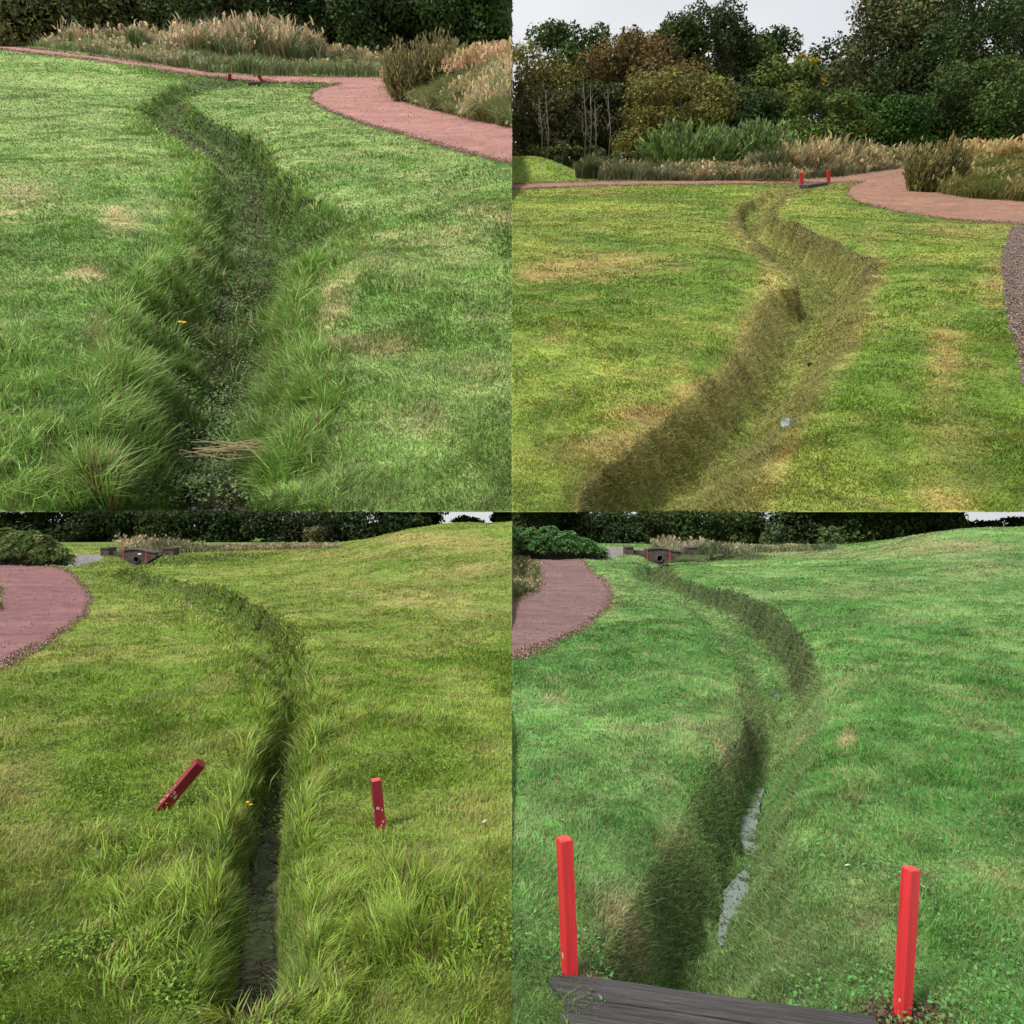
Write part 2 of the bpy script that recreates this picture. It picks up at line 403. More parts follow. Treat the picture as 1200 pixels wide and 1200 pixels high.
PAL = {   # lush, mid, dry, cut/ditch
 'TL': (A(.125,.240,.046), A(.255,.365,.110), A(.48,.40,.21), A(.095,.165,.036)),
 'TR': (A(.120,.215,.022), A(.250,.305,.050), A(.38,.29,.10), A(.225,.220,.058)),
 'BL': (A(.145,.235,.025), A(.245,.305,.062), A(.38,.31,.12), A(.115,.18,.026)),
 'BR': (A(.088,.235,.048), A(.205,.360,.110), A(.38,.33,.17), A(.165,.235,.078)),
}
def turf(p, X, Y, px, py, q, sd):
    lush, mid, dry, dt = PAL[p.key]
    n = fbm(X*.55, Y*.55, 21, 4); n2 = fbm(X*2.4, Y*2.4, 22, 4); n3 = fbm(X*9, Y*9, 23, 3); n4 = fbm(X*4.5+2, Y*4.5, 24, 3)
    far = S((Y-6)/22)
    c = lerp(lush, mid, np.clip((n-.38)*2.6+.35*far+(n2-.5)*1.1, 0, 1))
    d = np.clip((n2-.60)*1.6, 0, .4)+np.clip((n3-.62), 0, .3)
    for (cx, cy, rx, ry, a) in DRY[p.key]:
        d = d+a*patch(px, py, cx, cy, rx, ry)*np.clip(.25+2.2*(n2-.25), 0, 1.2)
    c = lerp(c, dry, np.clip(d, 0, .92))
    if p.key in ('TR', 'BR'):
        w = S((1.12-q)/.3)*(1-.75*(sd > 0)*S((Y-7)/3)*(p.key == 'BR')); k = .85 if p.key == 'TR' else .6*(.35+1.0*n)*(1-.15*(sd < 0))
        cut = lerp(dt, dry*.62, np.clip((n2-.4)*2.2+(n3-.5), 0, 1)*.55)
        fl = S((.42-q)/.2)*(.45 if p.key == 'TR' else .2)*S((.1+n2-.3)*3)
        cut = lerp(cut, lush*1.0, fl)
        c = lerp(c, cut, w*k)
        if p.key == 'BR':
            wb = S((q-.22)/.2)*S((1.0-q)/.06)*(sd < 0)*S((Y-7.5)/2); c = lerp(c, A(.058,.088,.028)*(.6+.8*n3)[..., None], wb*.85)  # far bank: shade below the rim painted into the turf colour
            wn = S((q-.2)/.3)*S((1.0-q)/.08)*(sd > 0)*S((8.2-Y)/2)*S((Y-4)/3); c = lerp(c, A(.085,.10,.035)*(.6+.8*n3)[..., None], wn*.5)  # left bank darkened in colour to carry the painted trench shade nearer
        if p.key == 'TR':
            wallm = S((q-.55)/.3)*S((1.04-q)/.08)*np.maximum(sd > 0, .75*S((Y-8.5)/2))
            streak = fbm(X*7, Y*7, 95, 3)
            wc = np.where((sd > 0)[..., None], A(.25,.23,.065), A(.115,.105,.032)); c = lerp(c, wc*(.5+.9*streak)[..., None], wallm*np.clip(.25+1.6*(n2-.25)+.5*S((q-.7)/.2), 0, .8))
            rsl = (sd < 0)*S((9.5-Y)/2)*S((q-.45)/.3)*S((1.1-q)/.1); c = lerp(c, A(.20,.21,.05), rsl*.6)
            rim = np.exp(-((q-1.08)/.13)**2)*np.clip((n-.2)*2, 0, 1)
            c = lerp(c, A(.34,.25,.09), rim*.55)
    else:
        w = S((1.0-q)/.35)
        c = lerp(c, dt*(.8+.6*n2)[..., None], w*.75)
        wf = S((q-.35)/.2)*S((1.02-q)/.1)*(sd < 0)*S((Y-7)/3); c = lerp(c, dt*.42, wf*.85)  # shade of the far bank painted as a darker ditch green
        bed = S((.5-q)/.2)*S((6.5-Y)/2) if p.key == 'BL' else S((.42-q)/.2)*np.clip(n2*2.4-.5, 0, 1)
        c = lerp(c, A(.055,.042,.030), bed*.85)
    m_ = fbm(X*.22+7, Y*.3, 25, 3); c = c*(.72+.56*m_)[..., None]*(.86+.28*fbm(X*1.1, Y*1.6, 26, 3))[..., None]
    c = c*(.84+.32*S((n4-.3)*2.5))[..., None]
    # path edge wear
    ed = edge_d(p, px, py); wd = np.clip(90/np.maximum(Y, 1), 1.5, 16)
    c = lerp(c, A(.13,.075,.045), S(1.1-ed/wd)*np.clip(n3*2-.3, 0, 1)*.85)
    return c

# ------------------------------------------------------------------ ground meshes + path sheets
LBL = {'TL': 'upper left', 'TR': 'upper right', 'BL': 'lower left', 'BR': 'lower right'}
def trim(V, Q):
    used = np.unique(Q); mp = np.full(len(V), -1); mp[used] = np.arange(len(used)); return used, mp[Q]
PM = {}
for p in (TL, TR, BL, BR):
    X, Y, Z = p.G[..., 0], p.G[..., 1], p.G[..., 2]
    Q = p.quads(); V = p.G.reshape(-1, 3)
    m, g = masks(p, X, Y, p.Gpx, p.Gpy)
    PM[p.key] = (m | g)
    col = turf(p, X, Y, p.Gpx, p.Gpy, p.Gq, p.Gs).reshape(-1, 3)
    soil = A(.045,.038,.022)
    gcol = col*.72+soil*.25
    cy = p.Gpy.ravel()[Q].mean(1)
    if p.upper:
        keep = p.Gpy.ravel()[Q].min(1) <= 600
        dz0 = (YH-600)/F; zp = EYE+V[:, 1]*(-p.s_+p.c*dz0)/(p.c+p.s_*dz0)
        V = V.copy(); V[:, 2] = np.maximum(V[:, 2], zp)
    else: keep = np.ones(len(Q), bool)
    keep &= ~((p.Gpx.ravel()[Q].mean(1) < -260) | (p.Gpx.ravel()[Q].mean(1) > 1460))
    used, Qk = trim(V, Q[keep])
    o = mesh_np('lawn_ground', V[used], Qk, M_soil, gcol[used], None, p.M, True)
    tag(o, f'turf and soil surface of the {LBL[p.key]} view', 'ground', kind='structure')
    pq = (m.ravel()[Q].sum(1) >= 3) & keep
    used, Qk = trim(V, Q[pq]); PV = V[used].copy(); PV[:, 2] += .006
    px_, py_ = p.Gpx.ravel()[used], p.Gpy.ravel()[used]; x_, y_ = V[used, 0], V[used, 1]
    n = fbm(x_*.9, y_*2.5, 71, 4); n2 = fbm(x_*7, y_*7, 72, 3)
    pc = {'TL': A(.285,.142,.120), 'TR': A(.225,.122,.082), 'BL': A(.200,.100,.100), 'BR': A(.180,.108,.104)}[p.key]
    cc = pc[None]*(.70+.60*n[:, None])*(.75+.5*n2[:, None])
    ed = edge_d(p, px_, py_); wd = np.clip(60/np.maximum(y_, 1), .8, 14)
    cc = lerp(cc, A(.12,.06,.045), S(1.15-ed/wd)*np.clip(n2*2.4-.5, 0, 1)*.8)
    o = mesh_np('path', PV, Qk, M_path, cc, None, p.M, True)
    tag(o, f'winding red ash path of the {LBL[p.key]} view', 'path', kind='structure')
    if g.any():
        pq = (g.ravel()[Q].sum(1) >= 3) & keep
        used, Qk = trim(V, Q[pq]); PV = V[used].copy(); PV[:, 2] += .005
        n2 = fbm(V[used, 0]*14, V[used, 1]*14, 73, 3)
        gc = A(.20,.18,.185) if p.key != 'TR' else A(.11,.085,.07)
        o = mesh_np('gravel_track', PV, Qk, M_path, gc[None]*(.6+.8*n2[:, None]), None, p.M, True)
        tag(o, f'grey gravel track joining the {LBL[p.key]} red path', 'path', kind='structure')
# the far field under the lower views, out to the horizon
fy = np.geomspace(57, 1500, 40); fu = np.linspace(-1.6, 1.6, 80)
U, YY = np.meshgrid(fu, fy); XX = U*YY
V = np.stack([XX, YY, -.03-1.6*S((YY-62)/60)-np.maximum(YY-122, 0)*.0008+0*XX], 2)
I = np.arange(YY.size).reshape(YY.shape)
Q = np.stack([I[:-1, :-1], I[:-1, 1:], I[1:, 1:], I[1:, :-1]], 2).reshape(-1, 4)
fc = np.tile(A(.11,.17,.04), (YY.size, 1))*(.8+.4*fbm(XX*.1, YY*.1, 3, 3)).reshape(-1, 1)
tag(mesh_np('far_field', V.reshape(-1, 3), Q, M_soil, fc, smooth=True), 'distant meadow behind the two lower views reaching the horizon', 'ground', kind='structure')

# ------------------------------------------------------------------ blades
def blades(root, hgt, wid, lean, col, rng, tip=None, nrm=None):
    """root (n,3), hgt (n), wid (n), lean (n,2) horizontal bend in units of height"""
    n = len(root); up = np.zeros((n, 3)); up[:, 2] = 1
    if nrm is not None: up = nrm
    a = rng.uniform(0, 2*np.pi, n); side = np.column_stack([np.cos(a), np.sin(a)*.5, np.zeros(n)])*wid[:, None]*.5
    ln = np.column_stack([lean, np.zeros(n)])
    ll = np.linalg.norm(lean, axis=1); drop = -.28*np.clip(ll, 0, 2)**2
    mid = root+(up*.58+ln*.30)*hgt[:, None]
    tp = root+(up*(1+drop[:, None])+ln)*hgt[:, None]
    V = np.stack([root-side, root+side, mid-side*.85, mid+side*.85, tp], 1).reshape(-1, 3)
    i = np.arange(n)[:, None]*5
    F3 = np.concatenate([i+np.array([[0, 1, 3]]), i+np.array([[0, 3, 2]]), i+np.array([[2, 3, 4]])])
    if tip is None: tip = col
    Cc = np.stack([col, col, (col+tip)/2, (col+tip)/2, tip], 1).reshape(-1, 3)
    return V, F3, Cc, tp
def sample(p, n, rng, wfun, pw=2.3, dmin=2.2):
    """random points on the ground grid; returns positions and interpolated fields"""
    G = p.G; ny, nx = G.shape[:2]
    a = G[1:, :-1]-G[:-1, :-1]; b = G[:-1, 1:]-G[:-1, :-1]
    area = np.linalg.norm(np.cross(a, b), axis=2)
    Yc = G[:-1, :-1, 1]; w = area*np.maximum(Yc, dmin)**-pw
    px, py = p.Gpx[:-1, :-1], p.Gpy[:-1, :-1]
    vis = (px > -60) & (px < 1260) & (py < 1250)
    if p.upper: vis &= py < 600.5
    w = w*vis*wfun(p, G[:-1, :-1, 0], Yc, px, py, p.Gq[:-1, :-1], PM[p.key][:-1, :-1])
    w = w.ravel(); c = np.cumsum(w); c /= c[-1]
    k = np.searchsorted(c, rng.random(n)); iy, ix = np.divmod(k, nx-1)
    u = rng.random(n)[:, None]; v = rng.random(n)[:, None]
    P = (G[iy, ix]*(1-u)+G[iy, ix+1]*u)*(1-v)+(G[iy+1, ix]*(1-u)+G[iy+1, ix+1]*u)*v
    return P, p.Gq[iy, ix], p.Gs[iy, ix], p.Gpx[iy, ix], p.Gpy[iy, ix], ix, iy
def finish(p, name, parts, mat, label, cat='grass', group=None, m=.6):
    Vs, Fs, Cs, n = [], [], [], 0
    for V, F3, Cc, tp in parts:
        ok = p.inside(tp, m) & p.inside(V[::5], m)
        keepv = np.repeat(ok, 5); nb = len(ok)
        V = V[keepv]; Cc = Cc[keepv]; i = np.arange(ok.sum())[:, None]*5
        F3 = np.concatenate([i+np.array([[0, 1, 3]]), i+np.array([[0, 3, 2]]), i+np.array([[2, 3, 4]])])
        Vs.append(V); Fs.append(F3+n); Cs.append(Cc); n += len(V)
    o = mesh_np(name, np.concatenate(Vs), np.concatenate(Fs), mat, np.concatenate(Cs), None, p.M)
    return tag(o, label, cat, group, 'stuff')

def w_lawn(p, X, Y, px, py, q, pm):
    if p.key == 'BL': pm = pm | ((q < .45) & (py > 940))
    return np.where(pm, 0, 1.0)
def w_long(p, X, Y, px, py, q, pm):
    n = fbm(X*1.6, Y*1.6, 41, 3)
    w = S((1.35-q)/.5)*np.where(q < .24+.3*n, .09, 1)*(.25+1.5*S((n-.3)*2.5))
    if p.key == 'TL':
        w = w*(1-S((q-.95)/.2)*S((Y-7)/4))+.5*patch(px, py, 40, 500, 110, 130)+.5*patch(px, py, 340, 580, 60, 60)
    if p.key == 'BL':
        w = w+.6*patch(px, py, 170, 1080, 80, 110)+.8*patch(px, py, 450, 1130, 110, 110)+.25*patch(px, py, 230, 1000, 60, 80)
        w = w*np.where(q < np.where(py > 940, .62, .25), .0, 1)
    return np.where(pm, 0, w)
def jit(rng, n, lo=.72, hi=1.28):
    b = rng.uniform(lo, hi, (n, 1)); h = rng.normal(0, .09, (n, 3)); return b*(1+h)
NL = {'TL': 230000, 'TR': 260000, 'BL': 250000, 'BR': 270000}
for p in (TL, TR, BL, BR):
    rng = R_({'TL': 1, 'TR': 2, 'BL': 3, 'BR': 4}[p.key])
    n = NL[p.key]
    P, q, sd, px, py, ix, iy = sample(p, n, rng, w_lawn)
    X, Y = P[:, 0], P[:, 1]
    col = turf(p, X, Y, px, py, q, sd)*jit(rng, n, .68, 1.35)
    straw = rng.random(n) < (.07 if p.key in ('TL', 'BL') else .12)
    col[straw] = A(.30,.26,.12)*rng.uniform(.5, 1.1, (straw.sum(), 1))
    cl = fbm(X*6, Y*6, 51, 3)
    hg = {'TL': .030, 'TR': .021, 'BL': .034, 'BR': .034}[p.key]*(.5+cl)*rng.uniform(.6, 1.4, n)
    if p.key in ('TL', 'BL'): hg *= 1+.9*S((1.5-q)/.5)
    pxm = Y/725.
    hg *= .68+.75*S((fbm(X*3.3, Y*3.3, 58, 3)-.3)*2.4)
    hg = np.maximum(hg, 1.1*pxm*rng.uniform(.6, 1.2, n)); wd = np.maximum(.0032, 1.05*pxm)*rng.uniform(.7, 1.4, n)
    an = 2*np.pi*fbm(X*1.3, Y*1.3, 52, 3)*2+rng.normal(0, 1.0, n); le = rng.uniform(.2, 1.1, n)
    lean = np.column_stack([np.cos(an), np.sin(an)])*le[:, None]
    parts = [blades(P-np.array([0, 0, .004]), hg, wd, lean, col, rng)]
    finish(p, 'mown_grass', parts, M_blade, {'TL': 'short bright mown grass either side of the overgrown ditch at upper left', 'TR': 'short yellow green mown turf around the cleared ditch at upper right',
        'BL': 'olive green mown grass around the narrow ditch with tilted weathered stakes', 'BR': 'cool green mown grass around the strimmed ditch beyond the wooden sleeper'}[p.key])

# long grass in and beside the two uncut ditches
for p, n in ((TL, 80000), (BL, 80000)):
    rng = R_(11 if p is TL else 12)
    P, q, sd, px, py, ix, iy = sample(p, n, rng, w_long, pw=2.0)
    X, Y = P[:, 0], P[:, 1]
    # tufts: pull roots toward tuft centres
    cs = .22; cx = (np.floor(X/cs)+_h(np.floor(X/cs).astype(np.int64), np.floor(Y/cs).astype(np.int64), 5))*cs
    cy = (np.floor(Y/cs)+_h(np.floor(X/cs).astype(np.int64), np.floor(Y/cs).astype(np.int64), 6))*cs
    tk = rng.random(n) < .45
    f = rng.uniform(.35, .8, n)*tk
    dx, dy = cx-X, cy-Y; X2, Y2 = X+dx*f, Y+dy*f
    P = np.column_stack([X2, Y2, p.H(X2, Y2)-.01])
    P, X, Y = P, X2, Y2
    q, D, sd, idx = p.ditch(X, Y)
    tn = p.tan[idx]; nx_ = -sd; toward = np.column_stack([tn[:, 1]*sd, -tn[:, 0]*sd])    # toward the centre line
    cl = fbm(X*2.6, Y*2.6, 53, 3)
    inpool = (q < np.where(Y < 3.3, .85, .52)) & (Y < 5.2) & (p is BL) & (rng.random(n) > .08*(Y > 3.0))
    P[inpool, 2] -= 3.0
    hmax = (.15 if p is TL else .14)
    hg = hmax*(.2+1.6*S((cl-.25)*2))*rng.uniform(.45, 1.25, n)
    hg *= np.where(q > 1.05, .55, 1)*(1-.5*S((Y-6)/7))
    hg[inpool] = .001
    if p is BL: hg *= 1+.9*patch(px, py, 460, 1130, 110, 100)+.8*patch(px, py, 180, 1080, 80, 100)*(q > 1.3)
    if p is BL: hg *= 1-.45*S((3.2-Y)/.8)
    if p is BL: hg *= 1-.25*S((1.1-q)/.3)*(Y < 5.5)
    wd = np.maximum(.0058, 1.15*Y/725.)*rng.uniform(.7, 1.5, n)
    an = 2*np.pi*fbm(X*4.2, Y*4.2, 54, 3)*3+rng.normal(0, .95, n)
    lean = np.column_stack([np.cos(an), np.sin(an)])*rng.uniform(.2, .9, n)[:, None]
    lean += toward*(np.clip(q, 0, 1.2)*rng.uniform(-.2, .55, n)*(1 if p is TL else .15+.6*S((Y-5)/3)))[:, None]
    lean -= np.column_stack([dx, dy])*f[:, None]*2.0
    if p is BL: lean -= toward*(.35*(Y < 5)*(q < 1.6))[:, None]
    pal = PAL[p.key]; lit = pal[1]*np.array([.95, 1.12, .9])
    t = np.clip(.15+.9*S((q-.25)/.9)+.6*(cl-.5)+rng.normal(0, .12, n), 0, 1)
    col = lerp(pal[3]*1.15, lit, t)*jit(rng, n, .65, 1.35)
    st = rng.random(n) < (.05+.25*(fbm(X*1.2, Y*1.2, 55, 3) > .60))
    col[st] = A(.34,.29,.14)*rng.uniform(.5, 1.1, (st.sum(), 1))
    col[(rng.random(n) < .05)] = A(.10,.065,.04)
    tip = col*np.array([1.12, 1.05, .9])
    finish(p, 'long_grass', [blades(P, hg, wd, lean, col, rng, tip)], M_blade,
        'shaggy long grass hanging over the overgrown ditch banks at upper left' if p is TL else 'lush long grass crowding the narrow water channel at lower left', 'long grass')

# cut clippings and thatch on the two cleared ditches
for p, n in ((TR, 42000), (BR, 60000)):
    rng = R_(21 if p is TR else 22)
    def w_cut(p, X, Y, px, py, q, pm):
        w = S((1.15-q)/.3)
        if p.key == 'BR': w = w*np.where(q < .1, .5, 1)+.12*S((py-850)/200)
        else: w = w+.06*S((py-400)/200)
        return np.where(pm, 0, w)
    P, q, sd, px, py, ix, iy = sample(p, n, rng, w_cut, pw=2.0)
    X, Y = P[:, 0], P[:, 1]; q, D, sd, idx = p.ditch(X, Y)
    tn = p.tan[idx]; down = np.column_stack([tn[:, 1]*sd, -tn[:, 0]*sd])
    wd = np.maximum(.0032, .85*Y/725.)*rng.uniform(.6, 1.3, n); hg = rng.uniform(.02, .075, n)*(.8+.6*(Y > 8))
    nr = rng.normal(0, 1, (n, 3)); nr[:, 2] = np.abs(nr[:, 2])*.3+.15; nr[:, :2] += down*1.0*np.clip(q, 0, 1)[:, None]; nr /= np.linalg.norm(nr, axis=1)[:, None]
    base = turf(p, X, Y, px, py, q, sd)
    t = rng.random(n)*.55
    col = lerp(base, A(.27,.24,.12) if p is TR else A(.24,.25,.14), t)*jit(rng, n, .5, 1.4)
    col[rng.random(n) < .12] *= A(.9, .65, .6)*.85
    lean = rng.normal(0, .25, (n, 2))
    finish(p, 'grass_clippings', [blades(P+np.array([0, 0, .006]), hg, wd, lean, col, rng, None, nr)], M_blade,
        'brownish strimmed clippings matting the cleared ditch at upper right' if p is TR else 'matted cut grass clippings in the strimmed ditch with pale pools', 'grass clippings')

# ------------------------------------------------------------------ leaves
def leaf_quads(P, nrm, size, aspect, col, rng, updir=None):
    n = len(P)
    t = rng.normal(0, 1, (n, 3)) if updir is None else updir+rng.normal(0, .25, (n, 3))
    t -= (t*nrm).sum(1)[:, None]*nrm; t /= np.linalg.norm(t, axis=1)[:, None]+1e-9
    b = np.cross(nrm, t); s = size[:, None]
    bend = nrm*s*.15
    V = np.stack([P-t*s, P+b*s*aspect+bend-t*s*.1, P+t*s, P-b*s*aspect+bend-t*s*.1], 1).reshape(-1, 3)
    Q = np.arange(4*n).reshape(n, 4)
    return V, Q, np.repeat(col, 4, 0)
def unit(v): return v/(np.linalg.norm(v, axis=1)[:, None]+1e-9)

# low broad-leaved weeds
for p, n in ((TL, 26000), (BL, 26000), (BR, 6000)):
    rng = R_(31+ord(p.key[0])+ord(p.key[1]))
    def w_weed(p, X, Y, px, py, q, pm):
        n_ = S((fbm(X*2.2, Y*2.2, 81, 3)-.5)*7)
        if p.key == 'TL': w = S((.75-q)/.3)*(.3+n_)*S((Y-0)/1)
        elif p.key == 'BL': w = .30*S((py-820)/150)*n_+S((1.7-q)/.5)*.6*n_*np.where(q < .55, .06, 1)
        else: w = .4*S((py-850)/150)*n_
        return np.where(pm, 0, w)
    P, q, sd, px, py, ix, iy = sample(p, n, rng, w_weed, pw=2.0)
    Y = P[:, 1]
    P = P+np.column_stack([np.zeros(n), np.zeros(n), rng.uniform(.01, .06, n)*(1.8 if p is TL else 1)])
    nr = rng.normal(0, .45, (n, 3)); nr[:, 2] = 1; nr = unit(nr)
    sz = np.maximum(rng.uniform(.004, .011, n)*(1.4 if p is TL else 1), .8*Y/725)
    base = {'TL': A(.125,.20,.065), 'BL': A(.14,.235,.035), 'BR': A(.10,.23,.065)}[p.key]
    col = base*jit(rng, n, .55, 1.5)
    if p is TL:
        k = rng.random(n) < .12; col[k] = A(.06,.045,.035)*rng.uniform(.4, 1.6, (k.sum(), 1))
        k = rng.random(n) < .03; col[k] = A(.22,.25,.16)
    V, Q, Cc = leaf_quads(P, nr, sz, .62, col, rng)
    ok = p.inside(V.reshape(-1, 4, 3).mean(1)); kk = np.repeat(ok, 4)
    o = mesh_np('ground_weeds', V[kk], np.arange(4*ok.sum()).reshape(-1, 4), M_leaf, Cc[kk], None, p.M)
    tag(o, {'TL': 'small leafy weeds and dead stems choking the bottom of the overgrown ditch', 'BL': 'clover and buttercup leaves among the long grass by the dark pools', 'BR': 'clover leaves scattered through the cool green turf'}[p.key], 'weeds', kind='stuff')

# crumbs along the path edges
for p in (TL, TR, BL, BR):
    rng = R_(7)
    def w_edge(p, X, Y, px, py, q, pm):
        ed = edge_d(p, px, py); wd = np.clip(90/np.maximum(Y, 1), 1.2, 18)
        n_ = fbm(X*2, Y*2, 93, 3)
        g = np.zeros(px.shape)
        if p.key == 'TR': g = inpoly(px, py, GREY['TR'])*1.0
        return S(1.25-ed/wd)*np.clip(n_*2.6-.6, 0, 1)+.5*g+.012*pm
    n = 9000 if p is not TR else 14000
    P, q, sd, px, py, ix, iy = sample(p, n, rng, w_edge, pw=2.0)
    nr = unit(rng.normal(0, .6, (n, 3))+np.array([0, 0, 1])); sz = np.maximum(rng.uniform(.005, .014, n), .55*P[:, 1]/725)
    col = np.where(rng.random((n, 1)) < .55, A(.10,.06,.045)[None], A(.26,.16,.12)[None])*rng.uniform(.4, 1.5, (n, 1))
    k = rng.random(n) < .1; col[k] = A(.4,.36,.3)
    V, Q, Cc = leaf_quads(P+np.array([0, 0, .012]), nr, sz, .8, col, rng)
    # give each crumb a body: pyramid
    V4 = V.reshape(-1, 4, 3); top = V4.mean(1)+nr*sz[:, None]*.8
    V5 = np.concatenate([V4, top[:, None]], 1); ok = p.inside(top); V5 = V5[ok]
    i = np.arange(len(V5))[:, None]*5
    F3 = np.concatenate([i+np.array([[a, (a+1) % 4, 4]]) for a in range(4)])
    o = mesh_np('path_edge_debris', V5.reshape(-1, 3), F3, M_bits, np.repeat(col[ok], 5, 0), None, p.M)
    tag(o, f'crumbs of ash and dead leaves along the edge of the {LBL[p.key]} path', 'debris', kind='stuff')

# ------------------------------------------------------------------ trees and shrubs
SLAB = []
for p in (TL, TR):
    # world height of the sloping ground above the lower views
    d = math.tan(p.th)
    P0 = p.hit([300 if p is TL else 900], [600])[0]
    w = p.M @ Vector(P0); SLAB.append((w.y, w.z, d))
def keep_leaf(p, W):
    """W: points in panel coordinates"""
    ok = p.inside(W, -.5)
    if not p.upper:
        y0, z0, d = SLAB[0] if p.side < 0 else SLAB[1]
        px, py = p.proj(W)
        ok &= py > 599.2
    return ok
def place(p, px, Y):
    X, _ = p.atY(px, 300 if p.upper else 640, Y)
    # find X so that the foot projects at px
    for _ in range(3):
        z = float(p.H(np.array([X]), np.array([Y]))[0]); qx, qy = p.proj(np.array([X, Y, z])); X += (px-float(qx))*Y/F
    return float(X), float(p.H(np.array([X]), np.array([Y]))[0])
def tree(p, px, Y, top, wpx, col, name, label, n=5000, leaf=2.2, group='trees', seed=0, low=.12, trunk=True, flop=0.0, cat='tree', tops=None, bark=None, shape=1.0, gap=1.0, var=.35):
    rng = R_(1000+seed); X, z = place(p, px, Y)
    # height from the row the top reaches
    Xt, Zt = p.atY(px, top, Y); h = Zt-z
    W = wpx*Y/F*.5*1.1; lx = float(Xt-X)
    root = empty(name, p.M @ Matrix.Translation((X, Y, z)))
    tag(root, label, cat, group)
    def axis(t): return np.column_stack([lx*t, 0*t, h*t])
    nl = 26 if n > 3000 else 14
    lt = rng.uniform(low, 1, nl)**.85; ang = rng.uniform(0, 2*np.pi, nl)
    prof = np.sqrt(np.clip(1-((lt-.55)/.52)**2, .05, 1))**shape
    lc = axis(lt); rr = W*prof*rng.uniform(.35, .85, nl)
    lc[:, 0] += np.cos(ang)*rr; lc[:, 1] += np.sin(ang)*rr*.8
    lc[:, 2] = np.minimum(lc[:, 2], h*.93)
    lr = W*rng.uniform(.26, .48, nl)*gap*np.clip(1.15-.5*lt, .5, 1)
    lr = np.minimum(lr, np.maximum(h-lc[:, 2], .08*h)+.1*W)
    mb = MB()
    if trunk:
        r0 = max(.035*h, .03)*.55
        pts = [(lx*t+rng.normal(0, .012*h)*(t > 0), rng.normal(0, .012*h)*(t > 0), h*t) for t in (0, .15, .35, .55, .75, .9)]
        pts[0] = (0, 0, -.1)
        mb.tube(pts, [r0*1.3, r0, r0*.8, r0*.6, r0*.35, r0*.12], 7)
        for i in range(nl):
            t0 = max(lt[i]*.75-.08, .06); s0 = np.array([lx*t0, 0, h*t0]); e = lc[i]
            m_ = (s0+e)/2+np.array([0, 0, -.03*h])
            mb.tube([s0, m_, e], [r0*.4, r0*.24, r0*.08], 5)
    else:
        for i in range(nl):
            e = lc[i]; mb.tube([(e[0]*.15, e[1]*.15, -.05), (e[0]*.6, e[1]*.6, e[2]*.6), tuple(e)], [.03*W, .02*W, .008*W], 5)
    o1 = mb.build('trunk' if trunk else 'stems', bark or M_bark, root, smooth=True)
    li = rng.choice(nl, n, p=lr**2/np.sum(lr**2)); d = unit(rng.normal(0, 1, (n, 3)))
    rad = rng.uniform(.25, 1.08, n)**.55*(.8+.4*vn(d[:, 0]*2.5+li*7, d[:, 2]*2.5+d[:, 1], 9))
    P = lc[li]+d*(lr[li]*rad)[:, None]*np.array([1, 1, .82])
    P[:, 2] = np.maximum(P[:, 2], 0.03*h)
    tw = rng.normal(0, .012*h, (n//6, 3)); P[:n//6] = P[:n//6]+tw
    pxm = Y/725.; sz = leaf*pxm*rng.uniform(.45, 1.05, n)
    nr = unit(d*.7+rng.normal(0, .8, (n, 3))+np.array([0, -.1, .35]))
    lobe = rng.uniform(1-var, 1+var, nl); cc = np.array(col)[None]*lobe[li][:, None]*jit(rng, n, .6, 1.45)
    hue = rng.normal(0, .06, nl); cc[:, 0] *= (1+hue)[li]*1.12; cc[:, 2] *= .8
    if tops is not None:
        f = S((P[:, 2]/h-.55)/.35)*(rng.random(n) < .8); cc = lerp(cc, np.array(tops)*jit(rng, n, .7, 1.2), f)
    V, Q, Cc = leaf_quads(P, nr, sz, .6, cc, rng, None)
    ok = keep_leaf(p, P+np.array([X, Y, z])); kk = np.repeat(ok, 4)
    # trim limbs that would cross a neighbour view
    if ok.sum(): mesh_np('crown' if trunk else 'foliage', V[kk], np.arange(4*ok.sum()).reshape(-1, 4), M_leaf, Cc[kk], root)
    Wv = np.array([v.co for v in o1.data.vertices])+np.array([X, Y, z]); okv = keep_leaf(p, Wv)
    if not okv.all():
        import bmesh
        bm = bmesh.new(); bm.from_mesh(o1.data); bm.verts.ensure_lookup_table()
        bmesh.ops.delete(bm, geom=[bm.verts[i] for i in np.where(~okv)[0]], context='VERTS'); bm.to_mesh(o1.data); bm.free()
    return root

DG = (.050,.085,.026); DG2 = (.036,.064,.022); OL = (.115,.120,.034); BRN = (.100,.084,.036); MG = (.078,.125,.034); WG = (.18,.255,.085); GG = (.095,.120,.055); YG = (.14,.155,.050)
